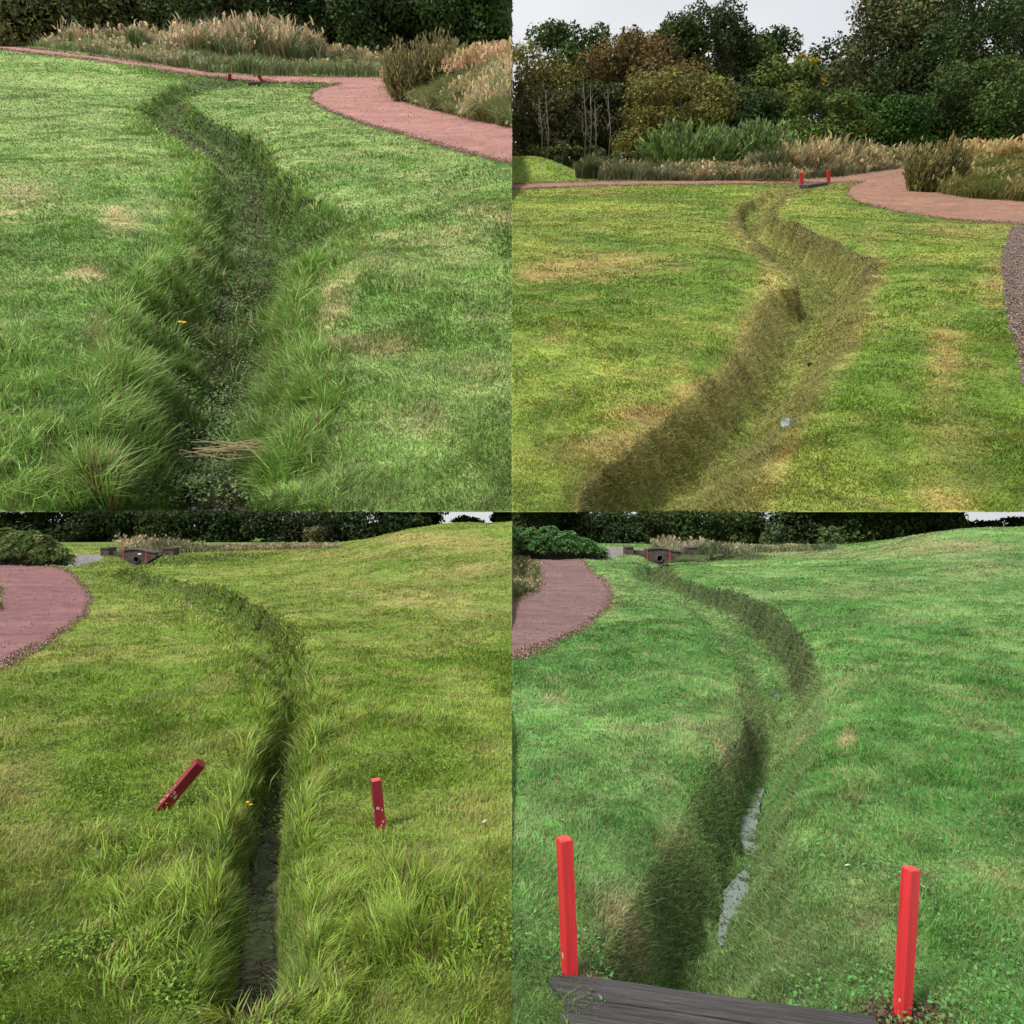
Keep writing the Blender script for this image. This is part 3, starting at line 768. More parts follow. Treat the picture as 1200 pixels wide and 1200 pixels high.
# ---- upper right woodland
W_TR = [
 (612,66,52,110,OL,'olive leaved tree at the far left end of the upper right wood','tree',4200),
 (672,80,30,100,DG,'round dark tree rising above the left part of the upper right wood','tree',5500),
 (716,86,82,90,DG2,'low dark tree filling the gap right of the round dark tree','tree',3000),
 (737,84,30,26,DG2,'narrow dark spire poking above the brown tree','tree',1200),
 (752,72,42,120,BRN,'broad brown tinged tree in the left centre of the wood','tree',6500),
 (828,84,0,100,(.035,.055,.024),'tallest grey green tree in the middle of the upper right skyline','tree',6500),
 (795,80,22,60,DG,'dark shoulder of foliage left of the tallest tree','tree',2500),
 (884,88,34,90,DG,'dark green tree right of the tallest tree','tree',5000),
 (850,66,100,110,DG2,'dark tree behind the willow shrubs','tree',4200),
 (797,60,84,105,YG,'yellowish green tree standing in front of the brown tree','tree',4500),
 (941,92,58,46,(.26,.24,.03),'small tree with yellow autumn leaves in the skyline dip','tree',1600),
 (925,80,68,80,MG,'mid green tree below the yellow autumn tree','tree',4000),
 (985,110,43,100,(.05,.075,.035),'distant rounded tree at the lowest part of the skyline','tree',3500),
 (1010,84,72,90,GG,'grey green tree beside the big trees on the right','tree',4200),
 (968,56,108,86,MG,'rounded green shrub tree in front of the dark wood','tree',4500),
 (1036,54,116,96,(.036,.085,.02),'ivy green rounded tree next to the grass bank','tree',4500),
 (1062,78,-25,130,GG,'tall feathery grey green tree left of the big dark trees','tree',8000),
 (1105,70,60,130,DG2,'dark tree low in front of the tall right trees','tree',6000),
 (1140,80,-90,150,DG,'towering dark tree near the right edge','tree',8000),
 (1200,66,-70,150,DG2,'towering dark tree cut by the right edge','tree',8000),
 (1165,56,70,120,DG,'dark leafy tree right above the straw coloured bank','tree',5000),
 (645,60,105,90,(.05,.055,.022),'thin brownish thicket tree at lower left of the wood','tree',3000),
 (700,62,100,90,(.04,.05,.02),'dark thicket tree behind the pale saplings','tree',3000),
 (762,56,128,80,OL,'low olive tree left of the willow shrubs','tree',2600),
 (905,62,112,70,DG2,'dark low tree right of the willow shrubs','tree',3000),
 (1075,60,120,70,DG2,'dark low tree at the foot of the right hand trees','tree',3000),
]
for i, (px, Y, top, w, c, lab, cat, n) in enumerate(W_TR):
    Y = Y+16 if px < 980 else Y+24
    tree(TR, px, Y, top, w, c, 'broadleaf_tree', lab, n=int(n*3.2), seed=100+i, group='trees of the upper right wood', leaf=2.0, gap=1.05)
for i, (px, top, w, lab) in enumerate([(612,168,40,'low dark bramble bush behind the left mound, leftmost'), (648,166,44,'low dark bramble bush behind the middle of the left mound'), (690,172,44,'low dark bramble bush at the right end of the left mound'), (735,180,44,'low dark bramble bush left of the willow shrubs')]):
    tree(TR, px, 60, top, w, (.07,.085,.032), 'bramble_bush', lab, n=2600, seed=450+i, group='bramble bushes', leaf=2, low=0, trunk=False, cat='bush', shape=.5)
# pale bare saplings
for i, (px, top, Y) in enumerate([(634,112,58), (641,105,57), (684,92,58), (712,105,56), (696,118,57), (690,100,59)]):
    X, z = place(TR, px, Y); Xt, Zt = TR.atY(px-3+i, top, Y); h = Zt-z; rng = R_(500+i)
    root = empty('sapling', TR.M @ Matrix.Translation((X, Y, z)))
    tag(root, ['leftmost pale thin sapling', 'second pale thin sapling from the left', 'third pale thin sapling from the left', 'rightmost and brightest pale sapling with bare side twigs', 'short pale sapling just left of the brightest one', 'faint pale sapling between the left pair and the brightest'][i]+' in the upper right wood', 'sapling', 'pale bare saplings')
    mb = MB(); mb.tube([(0, 0, -.05), (.05, 0, h*.5), (Xt-X, 0, h)], [.038, .03, .01], 6); mb.build('trunk', M_pale_bark, root, smooth=True)
    for k in range(9):
        mb = MB(); t = rng.uniform(.35, .9); a = rng.uniform(-1, 1); mb.tube([((Xt-X)*t, 0, h*t), ((Xt-X)*t+a*.6, .1, h*t+.55)], [.018, .006], 4); mb.build('twig', M_pale_bark, root)

def willow(p, px, Y, top, wpx, col, label, n, seed, name='willow_shrub', group=None, cat='shrub', tipc=None, hj=.25):
    """many upright wands from one foot, narrow leaves along each"""
    rng = R_(seed); X, z = place(p, px, Y); Xt, Zt = p.atY(px, top, Y); h = Zt-z; W = wpx*Y/F*.5
    root = empty(name, p.M @ Matrix.Translation((X, Y, z))); tag(root, label, cat, group)
    nw = 150; a = rng.uniform(0, 2*np.pi, nw); r = np.sqrt(rng.random(nw)); foot = np.column_stack([np.cos(a)*r*W*.62, np.sin(a)*r*W*.4, np.zeros(nw)])
    hh = h*rng.uniform(1-hj*1.6, 1.0, nw)*(1-.32*r*r); tipp = foot+np.column_stack([np.cos(a)*r*W*.5, np.sin(a)*r*W*.3, hh])+rng.normal(0, .04*h, (nw, 3))*[1, 1, 0]
    mb = MB()
    for i in range(nw): mb.tube([foot[i]*.8-np.array([0, 0, .05]), (foot[i]+tipp[i])/2+np.array([0, 0, .04*h]), tipp[i]], [.012*h*.6, .008*h*.6, .003*h*.6], 4)
    mb.build('stems', M_bark, root)
    wi = rng.integers(0, nw, n); t = rng.random(n)**.8
    P = foot[wi]*(1-t[:, None])+tipp[wi]*t[:, None]; P[:, 2] += .16*h*t*(1-t); P += rng.normal(0, .022*h, (n, 3))
    d = unit(tipp-foot)[wi]; nr = unit(np.cross(d, rng.normal(0, 1, (n, 3)))+np.array([0, -.1, .25]))
    cc = np.array(col)*jit(rng, n, .6, 1.4)*rng.uniform(.75, 1.25, nw)[wi][:, None]
    if tipc is not None: cc = lerp(cc, np.array(tipc)*jit(rng, n, .7, 1.2), S((t-.6)/.3))
    V, Q, Cc = leaf_quads(P, nr, 2.6*Y/725*rng.uniform(.6, 1.2, n), .3, cc, rng, d*2.2)
    ok = keep_leaf(p, P+np.array([X, Y, z])); kk = np.repeat(ok, 4)
    mesh_np('foliage', V[kk], np.arange(4*ok.sum()).reshape(-1, 4), M_leaf, Cc[kk], root); return root
willow(TR, 808, 56, 136, 105, WG, 'wide pale green willow shrub with upright wands at upper right', 9000, 601, group='willow shrubs')
willow(TR, 884, 57, 133, 70, WG, 'narrower pale green willow shrub right of the wide one', 6500, 602, group='willow shrubs')

# ---- upper left hedgerow trees
W_TL = [(20,62,-60,110,(.085,.095,.04),'yellowish olive thicket at the top left corner'),(90,60,-50,120,(.065,.080,.034),'olive grey thicket second from the top left corner'),
 (165,60,-55,120,(.060,.080,.032),'olive grey thicket third from the top left corner'),(225,58,-45,90,(.050,.072,.028),'bushy thicket left of the first dark gap'),
 (292,66,-70,80,DG2,'dark tree just right of the grey thickets'),(345,62,-60,90,DG,'dark green tree behind the straw topped weeds'),(395,64,-60,90,(.024,.052,.020),'dark glossy tree near the middle of the hedgerow'),
 (445,60,-60,90,DG2,'very dark tree left of the tall straw clumps'),(495,64,-60,90,(.020,.042,.018),'dark tree behind the tall straw clumps'),(545,60,-60,90,DG2,'dark tree above the grass bank at upper left'),(596,62,-60,90,DG,'dark tree cut off beside the middle seam')]
for i, (px, Y, top, w, c, lab) in enumerate(W_TL):
    tree(TL, px, Y, top, w*1.15, tuple(1.35*v for v in c), 'hedgerow_tree', lab, n=13000, seed=200+i, group='hedgerow trees of the upper left view', leaf=2.5, low=.02, gap=1.15)

# ---- lower views: tree belt
def belt(p, x0, items, grp, tint):
    for i, (px, Y, top, w, lab) in enumerate(items):
        c = (np.array(DG2)*.75+R_(300+i).uniform(-.003, .010, 3)*[.8, 1, .6])*tint
        tree(p, x0+px, Y, max(top, 590) if top < 600 else top, w*1.1, tuple(c), 'belt_tree', lab, n=5000, seed=300+i+int(x0), group=grp, leaf=2.4, low=0.0, gap=1.25, shape=.3)
yl = SLAB[0][0]+1.5; yr = SLAB[1][0]+1.5
belt(BL, 0, [(15,yl+2,575,62,'dark tree at the far left above the fern bank of the lower left view'),(52,yl+4,580,40,'dark tree left of the small sky gap in the lower left view'),
 (100,yl+4,585,52,'round dark tree right of the small sky gap in the lower left view'),(128,yl+7,596,26,'thin distant tree beside the white house in the lower left view'),(157,yl+3,580,50,'dark tree over the stone culvert in the lower left view'),
 (195,yl+1,578,50,'dark tree right of the culvert in the lower left view'),(238,yl+1,575,60,'grey green tree in the middle of the lower left belt'),(285,yl+2,575,60,'dark tree right of the grey green tree in the lower left belt'),
 (330,yl+2,575,60,'very dark tree near the lower left belt centre'),(375,yl+1,575,60,'dark tree behind the pale bush in the lower left belt'),(420,yl+2,575,60,'dark tree above the bare orange mound in the lower left view'),
 (462,yl+2,575,55,'dark tree near the right end of the lower left belt'),(500,yl+2,575,48,'last dark tree before the sky gap in the lower left view'),(552,yl+3,606,40,'low dark bush under the sky gap in the lower left view'),(592,yl+3,598,30,'dark bush at the right end of the lower left view')], 'tree belt of the lower left view', .9)
belt(BR, 600, [(10,yr+2,575,60,'dark tree at the left edge above the fern bank in the lower right view'),(45,yr+6,580,50,'misty tree behind the fern bank in the lower right view'),(85,yr+6,580,50,'misty tree left of the white house in the lower right view'),
 (120,yr+5,585,45,'misty tree above the white house in the lower right view'),(158,yr+4,590,30,'thin misty tree right of the white house in the lower right view'),(178,yr+1,575,50,'dark tree right of the culvert in the lower right view'),
 (218,yr+1,575,55,'grey green tree in the left half of the lower right belt'),(262,yr+2,575,55,'dark tree left of the belt centre in the lower right view'),(305,yr+2,575,60,'dark tree at the belt centre in the lower right view'),
 (350,yr+2,575,60,'dark tree behind the pale bush in the lower right view'),(395,yr+1,575,60,'green dark tree right of the pale bush in the lower right view'),(438,yr+2,575,60,'dark tree above the bare mound in the lower right view'),
 (478,yr+2,575,55,'dark tree near the right end of the lower right belt'),(508,yr+2,575,45,'last dark tree before the bright sky gap in the lower right view'),(550,yr+3,611,46,'low round bush under the bright sky gap in the lower right view'),(592,yr+3,607,36,'low bush at the right edge of the lower right view')], 'tree belt of the lower right view', 1.15)
tree(BL, 368, 50, 618, 26, (.09,.10,.05), 'pale_bush', 'pale bush in front of the dark belt of the lower left view', n=1400, seed=401, group=None, trunk=False, cat='bush', leaf=2)
tree(BR, 975, 50, 618, 30, (.07,.11,.05), 'pale_bush', 'pale bush in front of the dark belt of the lower right view', n=1400, seed=402, group=None, trunk=False, cat='bush', leaf=2)
tree(BR, 905, 52, 614, 34, (.06,.10,.05), 'belt_tree', 'light green low tree at the left centre of the lower right belt', n=1500, seed=403, group='tree belt of the lower right view', cat='tree', leaf=2)

# ------------------------------------------------------------------ tall weeds / straw strips, built as stands of tall blades
def stand(p, poly, n, h0, h1, ccol, tcol, name, label, seed, lean=(0, 0), ls=.35, wmul=1.0, kind='stuff', cat='tall grass', strawp=.5, hfun=None):
    rng = R_(seed); px = []; 
    xs = np.array([a for a, b in poly]); ys = np.array([b for a, b in poly])
    X0 = rng.uniform(xs.min(), xs.max(), n*6); Y0 = rng.uniform(ys.min(), ys.max(), n*6)
    k = inpoly(X0, Y0, poly); X0, Y0 = X0[k][:n], Y0[k][:n]
    P = p.hit(X0, Y0); n = len(P); X, Y = P[:, 0], P[:, 1]
    cl = fbm(X*.9, Y*.9, seed, 3)
    hh = (h0+(h1-h0)*np.clip((cl-.3)*2.2, 0, 1))*rng.uniform(.55, 1.1, n)
    if hfun is not None: hh = hh*hfun(X0, Y0)
    wd = np.maximum(.006, 1.15*Y/725)*rng.uniform(.6, 1.4, n)*wmul
    an = 2*np.pi*fbm(X*.8, Y*.8, seed+3, 3)*2
    ln = np.column_stack([np.cos(an), np.sin(an)*.6])*ls+rng.normal(0, ls*.7, (n, 2))+np.array(lean)
    sp = S((fbm(X*.55+3, Y*.55, seed+5, 3)-.42+.2*(strawp-.5))*6)
    base = np.array(ccol)*jit(rng, n, .6, 1.35); tip = lerp(base, np.array(tcol)*jit(rng, n, .7, 1.25), np.clip(sp*strawp*2*(rng.random(n) < .85), 0, 1))
    st = rng.random(n) < .12*strawp*2; base[st] = np.array(tcol)*.8
    pt = blades(P-np.array([0, 0, .03]), hh, wd, ln, base, rng, tip)
    # seed heads: short wide blades on the tips of the straw ones
    k = rng.random(n) < .30*strawp*1.6*sp
    tp = pt[3][k]; m = k.sum()
    parts = [pt]
    if m:
        parts.append(blades(tp-np.array([0, 0, 1])*hh[k][:, None]*.12, hh[k]*.22, wd[k]*1.9, rng.normal(0, .5, (m, 2)), tip[k]*1.05, rng, tip[k]*1.15))
    Vs, Fs, Cs, c = [], [], [], 0
    return finish(p, name, parts, M_blade, label, cat, m=-.7)
G1 = (.125,.155,.06); ST1 = (.62,.46,.29); GR2 = (.11,.14,.06)
stand(TL, [(-40,44),(0,50),(100,62),(200,76),(262,84),(300,86),(455,89),(455,83),(300,80),(200,70),(100,57),(0,46),(-40,42)], 16000, .3, .8, (.17,.22,.09), (.48,.40,.23), 'verge_weeds', 'pale green and buff weeds beside the thin far path at upper left', 701, strawp=.5)
stand(TL, [(-20,38),(0,46),(100,56),(200,68),(455,80),(455,72),(200,60),(100,50),(0,40)], 20000, 1.0, 2.3, G1, ST1, 'tall_weeds', 'tall straw topped willowherb along the far hedge at upper left', 702, strawp=.55, hfun=lambda x, y: np.interp(x, [0, 60, 110, 200, 230, 300, 370, 385, 455], [.7, .75, .6, .6, 1.0, 1.05, 1.0, .6, .75]))
stand(TR, [(700,211),(760,211.5),(850,210.5),(985,206),(1062,196.5),(1062,194),(985,204),(850,208),(760,209),(700,208)], 15000, .4, .95, (.14,.16,.075), (.46,.36,.20), 'verge_weeds', 'buff and green weeds beside the far path at upper right', 703, strawp=.5)
stand(TR, [(675,209),(850,209),(985,205),(1062,195),(1062,191),(985,201),(850,205),(690,205)], 18000, .8, 1.6, (.10,.125,.05), (.46,.35,.18), 'tall_weeds', 'tall straw topped willowherb in front of the upper right wood', 704, strawp=.5, hfun=lambda x, y: np.interp(x, [600, 690, 780, 850, 880, 900, 1010, 1030, 1060], [.9, .8, .7, .7, .9, 1.35, 1.4, 1.1, 1.3]))
# grass banks on the right of the upper paths
stand(TL, [(453,96),(456,112),(500,127),(560,142),(640,158),(640,100),(600,95),(540,92),(500,88),(460,84)], 30000, .30, .75, (.20,.23,.085), (.52,.42,.24), 'bank_grass', 'long drooping grass on the bank right of the upper left path', 705, lean=(-.5, -.6), ls=.4, strawp=.6)
stand(TL, [(500,92),(560,96),(640,100),(640,80),(560,78),(500,84)], 12000, .5, .95, (.32,.27,.12), (.60,.42,.25), 'straw_grass', 'orange straw grass on top of the upper left bank', 706, lean=(-.4, -.2), ls=.4, strawp=.9)
stand(TR, [(1060,197),(1063,214),(1085,224),(1140,233),(1260,240),(1260,190),(1200,185),(1130,186),(1060,188)], 30000, .35, .85, (.16,.19,.05), (.48,.37,.16), 'bank_grass', 'long drooping green grass on the bank right of the upper right path', 707, lean=(-.5, -.6), ls=.4, strawp=.4)
stand(TR, [(1095,190),(1150,190),(1260,195),(1260,160),(1150,172),(1100,182)], 12000, .6, 1.1, (.33,.26,.09), (.58,.41,.20), 'straw_grass', 'golden straw grass on top of the upper right bank', 708, lean=(-.4, -.2), ls=.4, strawp=.9)
# straw strips behind the lower lawns
stand(BL, [(140,648),(210,648),(300,644),(400,642),(400,638),(200,640),(140,642)], 5000, .4, 1.0, (.12,.13,.06), (.38,.30,.18), 'tall_weeds', 'pale straw weeds behind the culvert in the lower left view', 709, strawp=.7, hfun=lambda x, y: np.interp(x, [140, 200, 240, 400], [1, 1, .45, .25]))
stand(BR, [(765,649),(820,650),(900,647),(980,644),(980,640),(820,642),(765,643)], 5000, .4, 1.0, (.09,.13,.06), (.34,.28,.18), 'tall_weeds', 'pale straw weeds behind the culvert in the lower right view', 710, strawp=.6, hfun=lambda x, y: np.interp(x, [765, 820, 860, 980], [1, 1, .5, .25]))
stand(BR, [(560,700),(602,702),(626,692),(630,676),(624,660),(600,650),(560,648)], 9000, .2, .45, (.10,.14,.05), (.33,.27,.14), 'bank_grass', 'rough pale grass between the left edge and the lower right path', 711, strawp=.5, lean=(.3, -.3))
stand(BL, [(-30,690),(4,690),(3,715),(-30,725)], 800, .1, .25, (.12,.14,.05), (.36,.30,.16), 'bank_grass', 'straw tuft at the left edge of the lower left path', 712, strawp=.7)
# tall clumps by the bend
willow(TL, 478, 26.5, 38, 46, (0.289,0.289,0.111), 'yellow green feathery clump left one of two above the upper left bend', 2600, 611, name='feathery_clump', group='feathery clumps by the path bends', cat='plant', tipc=(.30,.26,.12), hj=.35)
willow(TL, 520, 26.5, 28, 50, (0.255,0.272,0.102), 'yellow green feathery clump right one of two above the upper left bend', 2800, 612, name='feathery_clump', group='feathery clumps by the path bends', cat='plant', tipc=(.28,.25,.11), hj=.35)
willow(TR, 1078, 31, 158, 42, (0.221,0.230,0.068), 'yellow green feathery clump nearer the path bend at upper right', 2600, 613, name='feathery_clump', group='feathery clumps by the path bends', cat='plant', tipc=(.26,.22,.09), hj=.35)
willow(TR, 1104, 31.5, 150, 40, (0.204,0.221,0.068), 'yellow green feathery clump beside the straw bank at upper right', 2600, 614, name='feathery_clump', group='feathery clumps by the path bends', cat='plant', tipc=(.25,.21,.08), hj=.35)

# ------------------------------------------------------------------ bracken banks
def bracken(p, spans, label, seed, col):
    rng = R_(seed); root = None; Vs, Cs, St = [], [], MB()
    fronds = []
    for (px, Y, top, w, m) in spans:
        X, z = place(p, px, Y); _, Zt = p.atY(px, top, Y); h = Zt-z; W = w*Y/F*.5
        for k in range(m):
            a = rng.uniform(0, 2*np.pi); r = math.sqrt(rng.random()); r = r
            x = X+math.cos(a)*r*W; y = Y+math.sin(a)*r*W*.5; hh = h*math.sqrt(max(1-r*r*.9, .08))*rng.uniform(.75, 1.05)
            fronds.append((x, y, z, hh))
    x0, y0, z0 = np.mean([f[0] for f in fronds]), np.mean([f[1] for f in fronds]), 0
    root = empty('bracken_bank', p.M @ Matrix.Translation((x0, y0, z0))); tag(root, label, 'ferns')
    P, D, Cc, L = [], [], [], []
    for (x, y, z, hh) in fronds:
        a = rng.uniform(0, 2*np.pi); d = np.array([math.cos(a), math.sin(a)*.8-.25, 0]); fl = rng.uniform(.35, .7)
        b = np.array([x-x0, y-y0, z+hh*.9]); n = 22; t = np.linspace(0, 1, n)
        pts = b+d*(t*fl)[:, None]+np.array([0, 0, 1])*(.42*t*fl-.75*t*t*fl)[:, None]
        St.tube([(x-x0, y-y0, z-.05), b, pts[n//2]], [.012, .008, .004], 4)
        sd = np.cross(d, [0, 0, 1]); wv = np.sin(np.pi*np.clip(t*.9+.12, 0, 1))*.16
        c = np.array(col)*rng.uniform(.6, 1.5)*[rng.uniform(.8, 1.4), 1, 1]
        for s_ in (-1, 1):
            P.append(pts+sd*s_*(wv*.55)[:, None]); D.append(np.tile(sd*s_+d*.4, (n, 1))); L.append(wv*.5+.02); Cc.append(np.tile(c, (n, 1))*rng.uniform(.85, 1.15, (n, 1)))
    P = np.concatenate(P); D = np.concatenate(D); L = np.concatenate(L); Cc = np.concatenate(Cc)
    nr = unit(np.array([[0, 0, 1.]])+rng.normal(0, .3, P.shape))
    V, Q, C4 = leaf_quads(P, nr, L, .3, Cc, rng, unit(D)*3)
    ok = p.inside(P+np.array([x0, y0, z0]), .5); kk = np.repeat(ok, 4)
    mesh_np('fronds', V[kk], np.arange(4*ok.sum()).reshape(-1, 4), M_leaf, C4[kk], root)
    mb = St; st = mb.build('stems', M_bark, root)
    import bmesh
    Wv = np.array([v.co for v in st.data.vertices])+np.array([x0, y0, z0]); okv = p.inside(Wv, .5)
    if not okv.all():
        bm = bmesh.new(); bm.from_mesh(st.data); bm.verts.ensure_lookup_table()
        bmesh.ops.delete(bm, geom=[bm.verts[i] for i in np.where(~okv)[0]], context='VERTS'); bm.to_mesh(st.data); bm.free()
bracken(BL, [(-20,31,612,60,260),(10,30,616,40,330),(30,29.5,619,34,300),(48,29.5,624,30,240),(62,29.5,634,22,150),(72,31,642,16,90)], 'dark green bracken bank at the left edge of the lower left view', 801, (.16,.23,.08))
bracken(BR, [(590,37,611,50,260),(615,36,615,44,380),(640,36,614,40,380),(662,36,620,36,300),(682,36,629,30,220),(698,37,638,20,120)], 'lush green bracken bank beside the lower right path', 802, (.12,.26,.09))

# ------------------------------------------------------------------ red stakes
def stake(p, foot, toppt, wpx, mat, label, seed, group, hidden=.08, chips=0, M_top=M_redtop):
    """foot/toppt: picture positions of the base and the top centre"""
    B = p.hit([foot[0]], [foot[1]], full=True)[0]; Y = B[1]
    X1, Z1 = p.atY(toppt[0], toppt[1], Y+toppt[2]); T = np.array([X1, Y+toppt[2], Z1])
    ax = T-B; L = np.linalg.norm(ax); ax /= L; w = wpx*Y/F/ (1 if not p.upper else p.c)
    zr = Vector(ax); xr = Vector((1, .35, 0)); xr = (xr-zr*xr.dot(zr)).normalized(); yr_ = zr.cross(xr)
    Mr = Matrix((( xr.x, yr_.x, zr.x, B[0]), (xr.y, yr_.y, zr.y, B[1]), (xr.z, yr_.z, zr.z, B[2]), (0, 0, 0, 1)))
    root = empty('marker_stake', p.M @ Mr); tag(root, label, 'stake', group)
    mb = MB(); mb.box(-w/2, w/2, -w/2, w/2, -hidden, L, bev=w*.022); mb.build('post', mat, root)
    mb = MB(); mb.box(-w/2+w*.07, w/2-w*.07, -w/2+w*.07, w/2-w*.07, L-.001, L+.003, bev=.001); mb.build('end_grain', M_top, root)
    rng = R_(seed)
    if chips:
        for k in range(chips):
            mb = MB(); zc = rng.uniform(.02, L*.5) if k else L*.18; xc = rng.uniform(-w*.3, w*.3); s = rng.uniform(.002, .006)
            f = rng.integers(0, 2)
            if f: mb.box(xc-s, xc+s, -w/2-.0012, -w/2+.001, zc-s*1.6, zc+s*1.6, bev=.0005)
            else: mb.box(-w/2-.0012, -w/2+.001, xc-s, xc+s, zc-s*1.6, zc+s*1.6, bev=.0005)
            mb.build('paint_chip', M_chip, root)
    return root
stake(BR, (668,1148), (661.5,983,.0), 15.5, M_red, 'upright bright red stake at the left end of the sleeper', 1, 'bright red stakes by the sleeper', .1, 1)
stake(BR, (1056,1203), (1067.5,1018,.0), 14.5, M_red, 'upright bright red stake right of the sleeper, leaning slightly right', 2, 'bright red stakes by the sleeper', .1, 1)
stake(BL, (190,947), (235,894,-.02), 11.5, M_redold, 'chipped dark red stake leaning steeply to the right', 3, 'weathered red stakes beside the ditch', .1, 14, M_redold)
stake(BL, (446,972), (440.5,914,.0), 11.5, M_redold, 'weathered dark red stake standing almost upright right of the ditch', 4, 'weathered red stakes beside the ditch', .1, 8, M_redtop)
stake(TL, (268.5,97), (269.5,86.5,0), 2.4, M_redold, 'tiny upright red stake left of the far ditch end at upper left', 5, 'far stakes of the upper left view')
stake(TL, (309,98), (302.5,88,0), 2.4, M_redold, 'tiny red stake leaning left beside the far path at upper left', 6, 'far stakes of the upper left view')
stake(TR, (940,219), (938.5,202,0), 2.4, M_red, 'tiny orange red stake left of the far plank at upper right', 7, 'far stakes of the upper right view', M_top=M_red)
stake(TR, (971,215), (970.5,199.5,0), 2.4, M_red, 'tiny orange red stake right of the far plank at upper right', 8, 'far stakes of the upper right view', M_top=M_red)

# ------------------------------------------------------------------ sleeper across the near ditch
def strip_box(P0, P1, width, thick, name_mat, parent_name, label, cat, p, z, ends=None, seed=0, crack=False):
    d = np.array([P1[0]-P0[0], P1[1]-P0[1]]); L = np.linalg.norm(d); ang = math.atan2(d[1], d[0])
    return L, ang
B0 = BR.hit([690], [1152], off=.0)[0]; B1 = BR.hit([1004], [1196], off=.0)[0]
d = B1[:2]-B0[:2]; L = float(np.linalg.norm(d)); ang = math.atan2(d[1], d[0])
zt = .075
root = empty('sleeper', BR.M @ Matrix.Translation((float(B0[0]), float(B0[1]), 0)) @ Matrix.Rotation(ang, 4, 'Z'))
tag(root, 'weathered grey black timber sleeper laid across the near end of the lower right ditch', 'sleeper')
nx, ny = 90, 14; Wd = .24; rng = R_(9)
def plank(x0, x1, ya, yb, z0, z1, round_left, seed):
    V = []; Fq = []
    for i in range(nx+1):
        t = i/nx; x = x0+(x1-x0)*t
        for j in range(ny+1):
            s = j/ny; y = ya+(yb-ya)*s
            lx = x
            if round_left and t < .12:
                e = ((s-.45)*2.0)**2*.06*(1-t/.12); lx = x+e
            edge = min(s, 1-s)*ny
            zz = z1-(.010 if edge < .5 else .002 if edge < 1.5 else 0)+.005*(float(fbm(np.array([x*3.]), np.array([y*22.+seed]), seed, 3)[0])-.5)*2
            yy = y+.004*(float(vn(np.array([x*12.]), np.array([s*2.+seed]), 4)[0])-.5)
            V.append((lx, yy, zz))
    n0 = len(V); base = [(v[0], v[1], z0) for v in V]
    V += base
    I = lambda i, j, b=0: b*n0+i*(ny+1)+j
    for i in range(nx):
        for j in range(ny):
            Fq.append((I(i, j), I(i+1, j), I(i+1, j+1), I(i, j+1)))
        Fq.append((I(i, 0, 1), I(i+1, 0, 1), I(i+1, 0), I(i, 0))); Fq.append((I(i, ny), I(i+1, ny), I(i+1, ny, 1), I(i, ny, 1)))
    for j in range(ny):
        Fq.append((I(0, j), I(0, j+1), I(0, j+1, 1), I(0, j, 1))); Fq.append((I(nx, j+1), I(nx, j), I(nx, j, 1), I(nx, j+1, 1)))
    return np.array(V), np.array(Fq)
V, Q = plank(-.13, L+.05, -.112, -.003, -.06, zt-.045, True, 3); mesh_np('rear_board', V, Q, M_sleeper, parent=root)
V, Q = plank(-.06, L+.15, -.24, -.118, -.06, zt-.052, False, 8); mesh_np('front_board', V, Q, M_sleeper, parent=root)
# far plank over the upper right ditch and upper left ditch
for p, a, b, lab in ((TR, (942, 219.5), (966, 216.5), 'small dark plank over the far end of the upper right ditch'), (TL, (290, 99.5), (304, 99.5), 'small dark plank by the far end of the upper left ditch')):
    P0 = p.hit([a[0]], [a[1]])[0]; P1 = p.hit([b[0]], [b[1]])[0]; d = P1-P0
    ang = math.atan2(d[1], d[0]); Lp = float(np.hypot(d[0], d[1]))
    mb = MB(); mb.box(0, Lp, -.2, .2, -.05, .10, bev=.01)
    o = mb.build('plank_bridge', M_sleeper, M=p.M @ Matrix.Translation(tuple(map(float, P0))) @ Matrix.Rotation(ang, 4, 'Z')); tag(o, lab, 'plank')

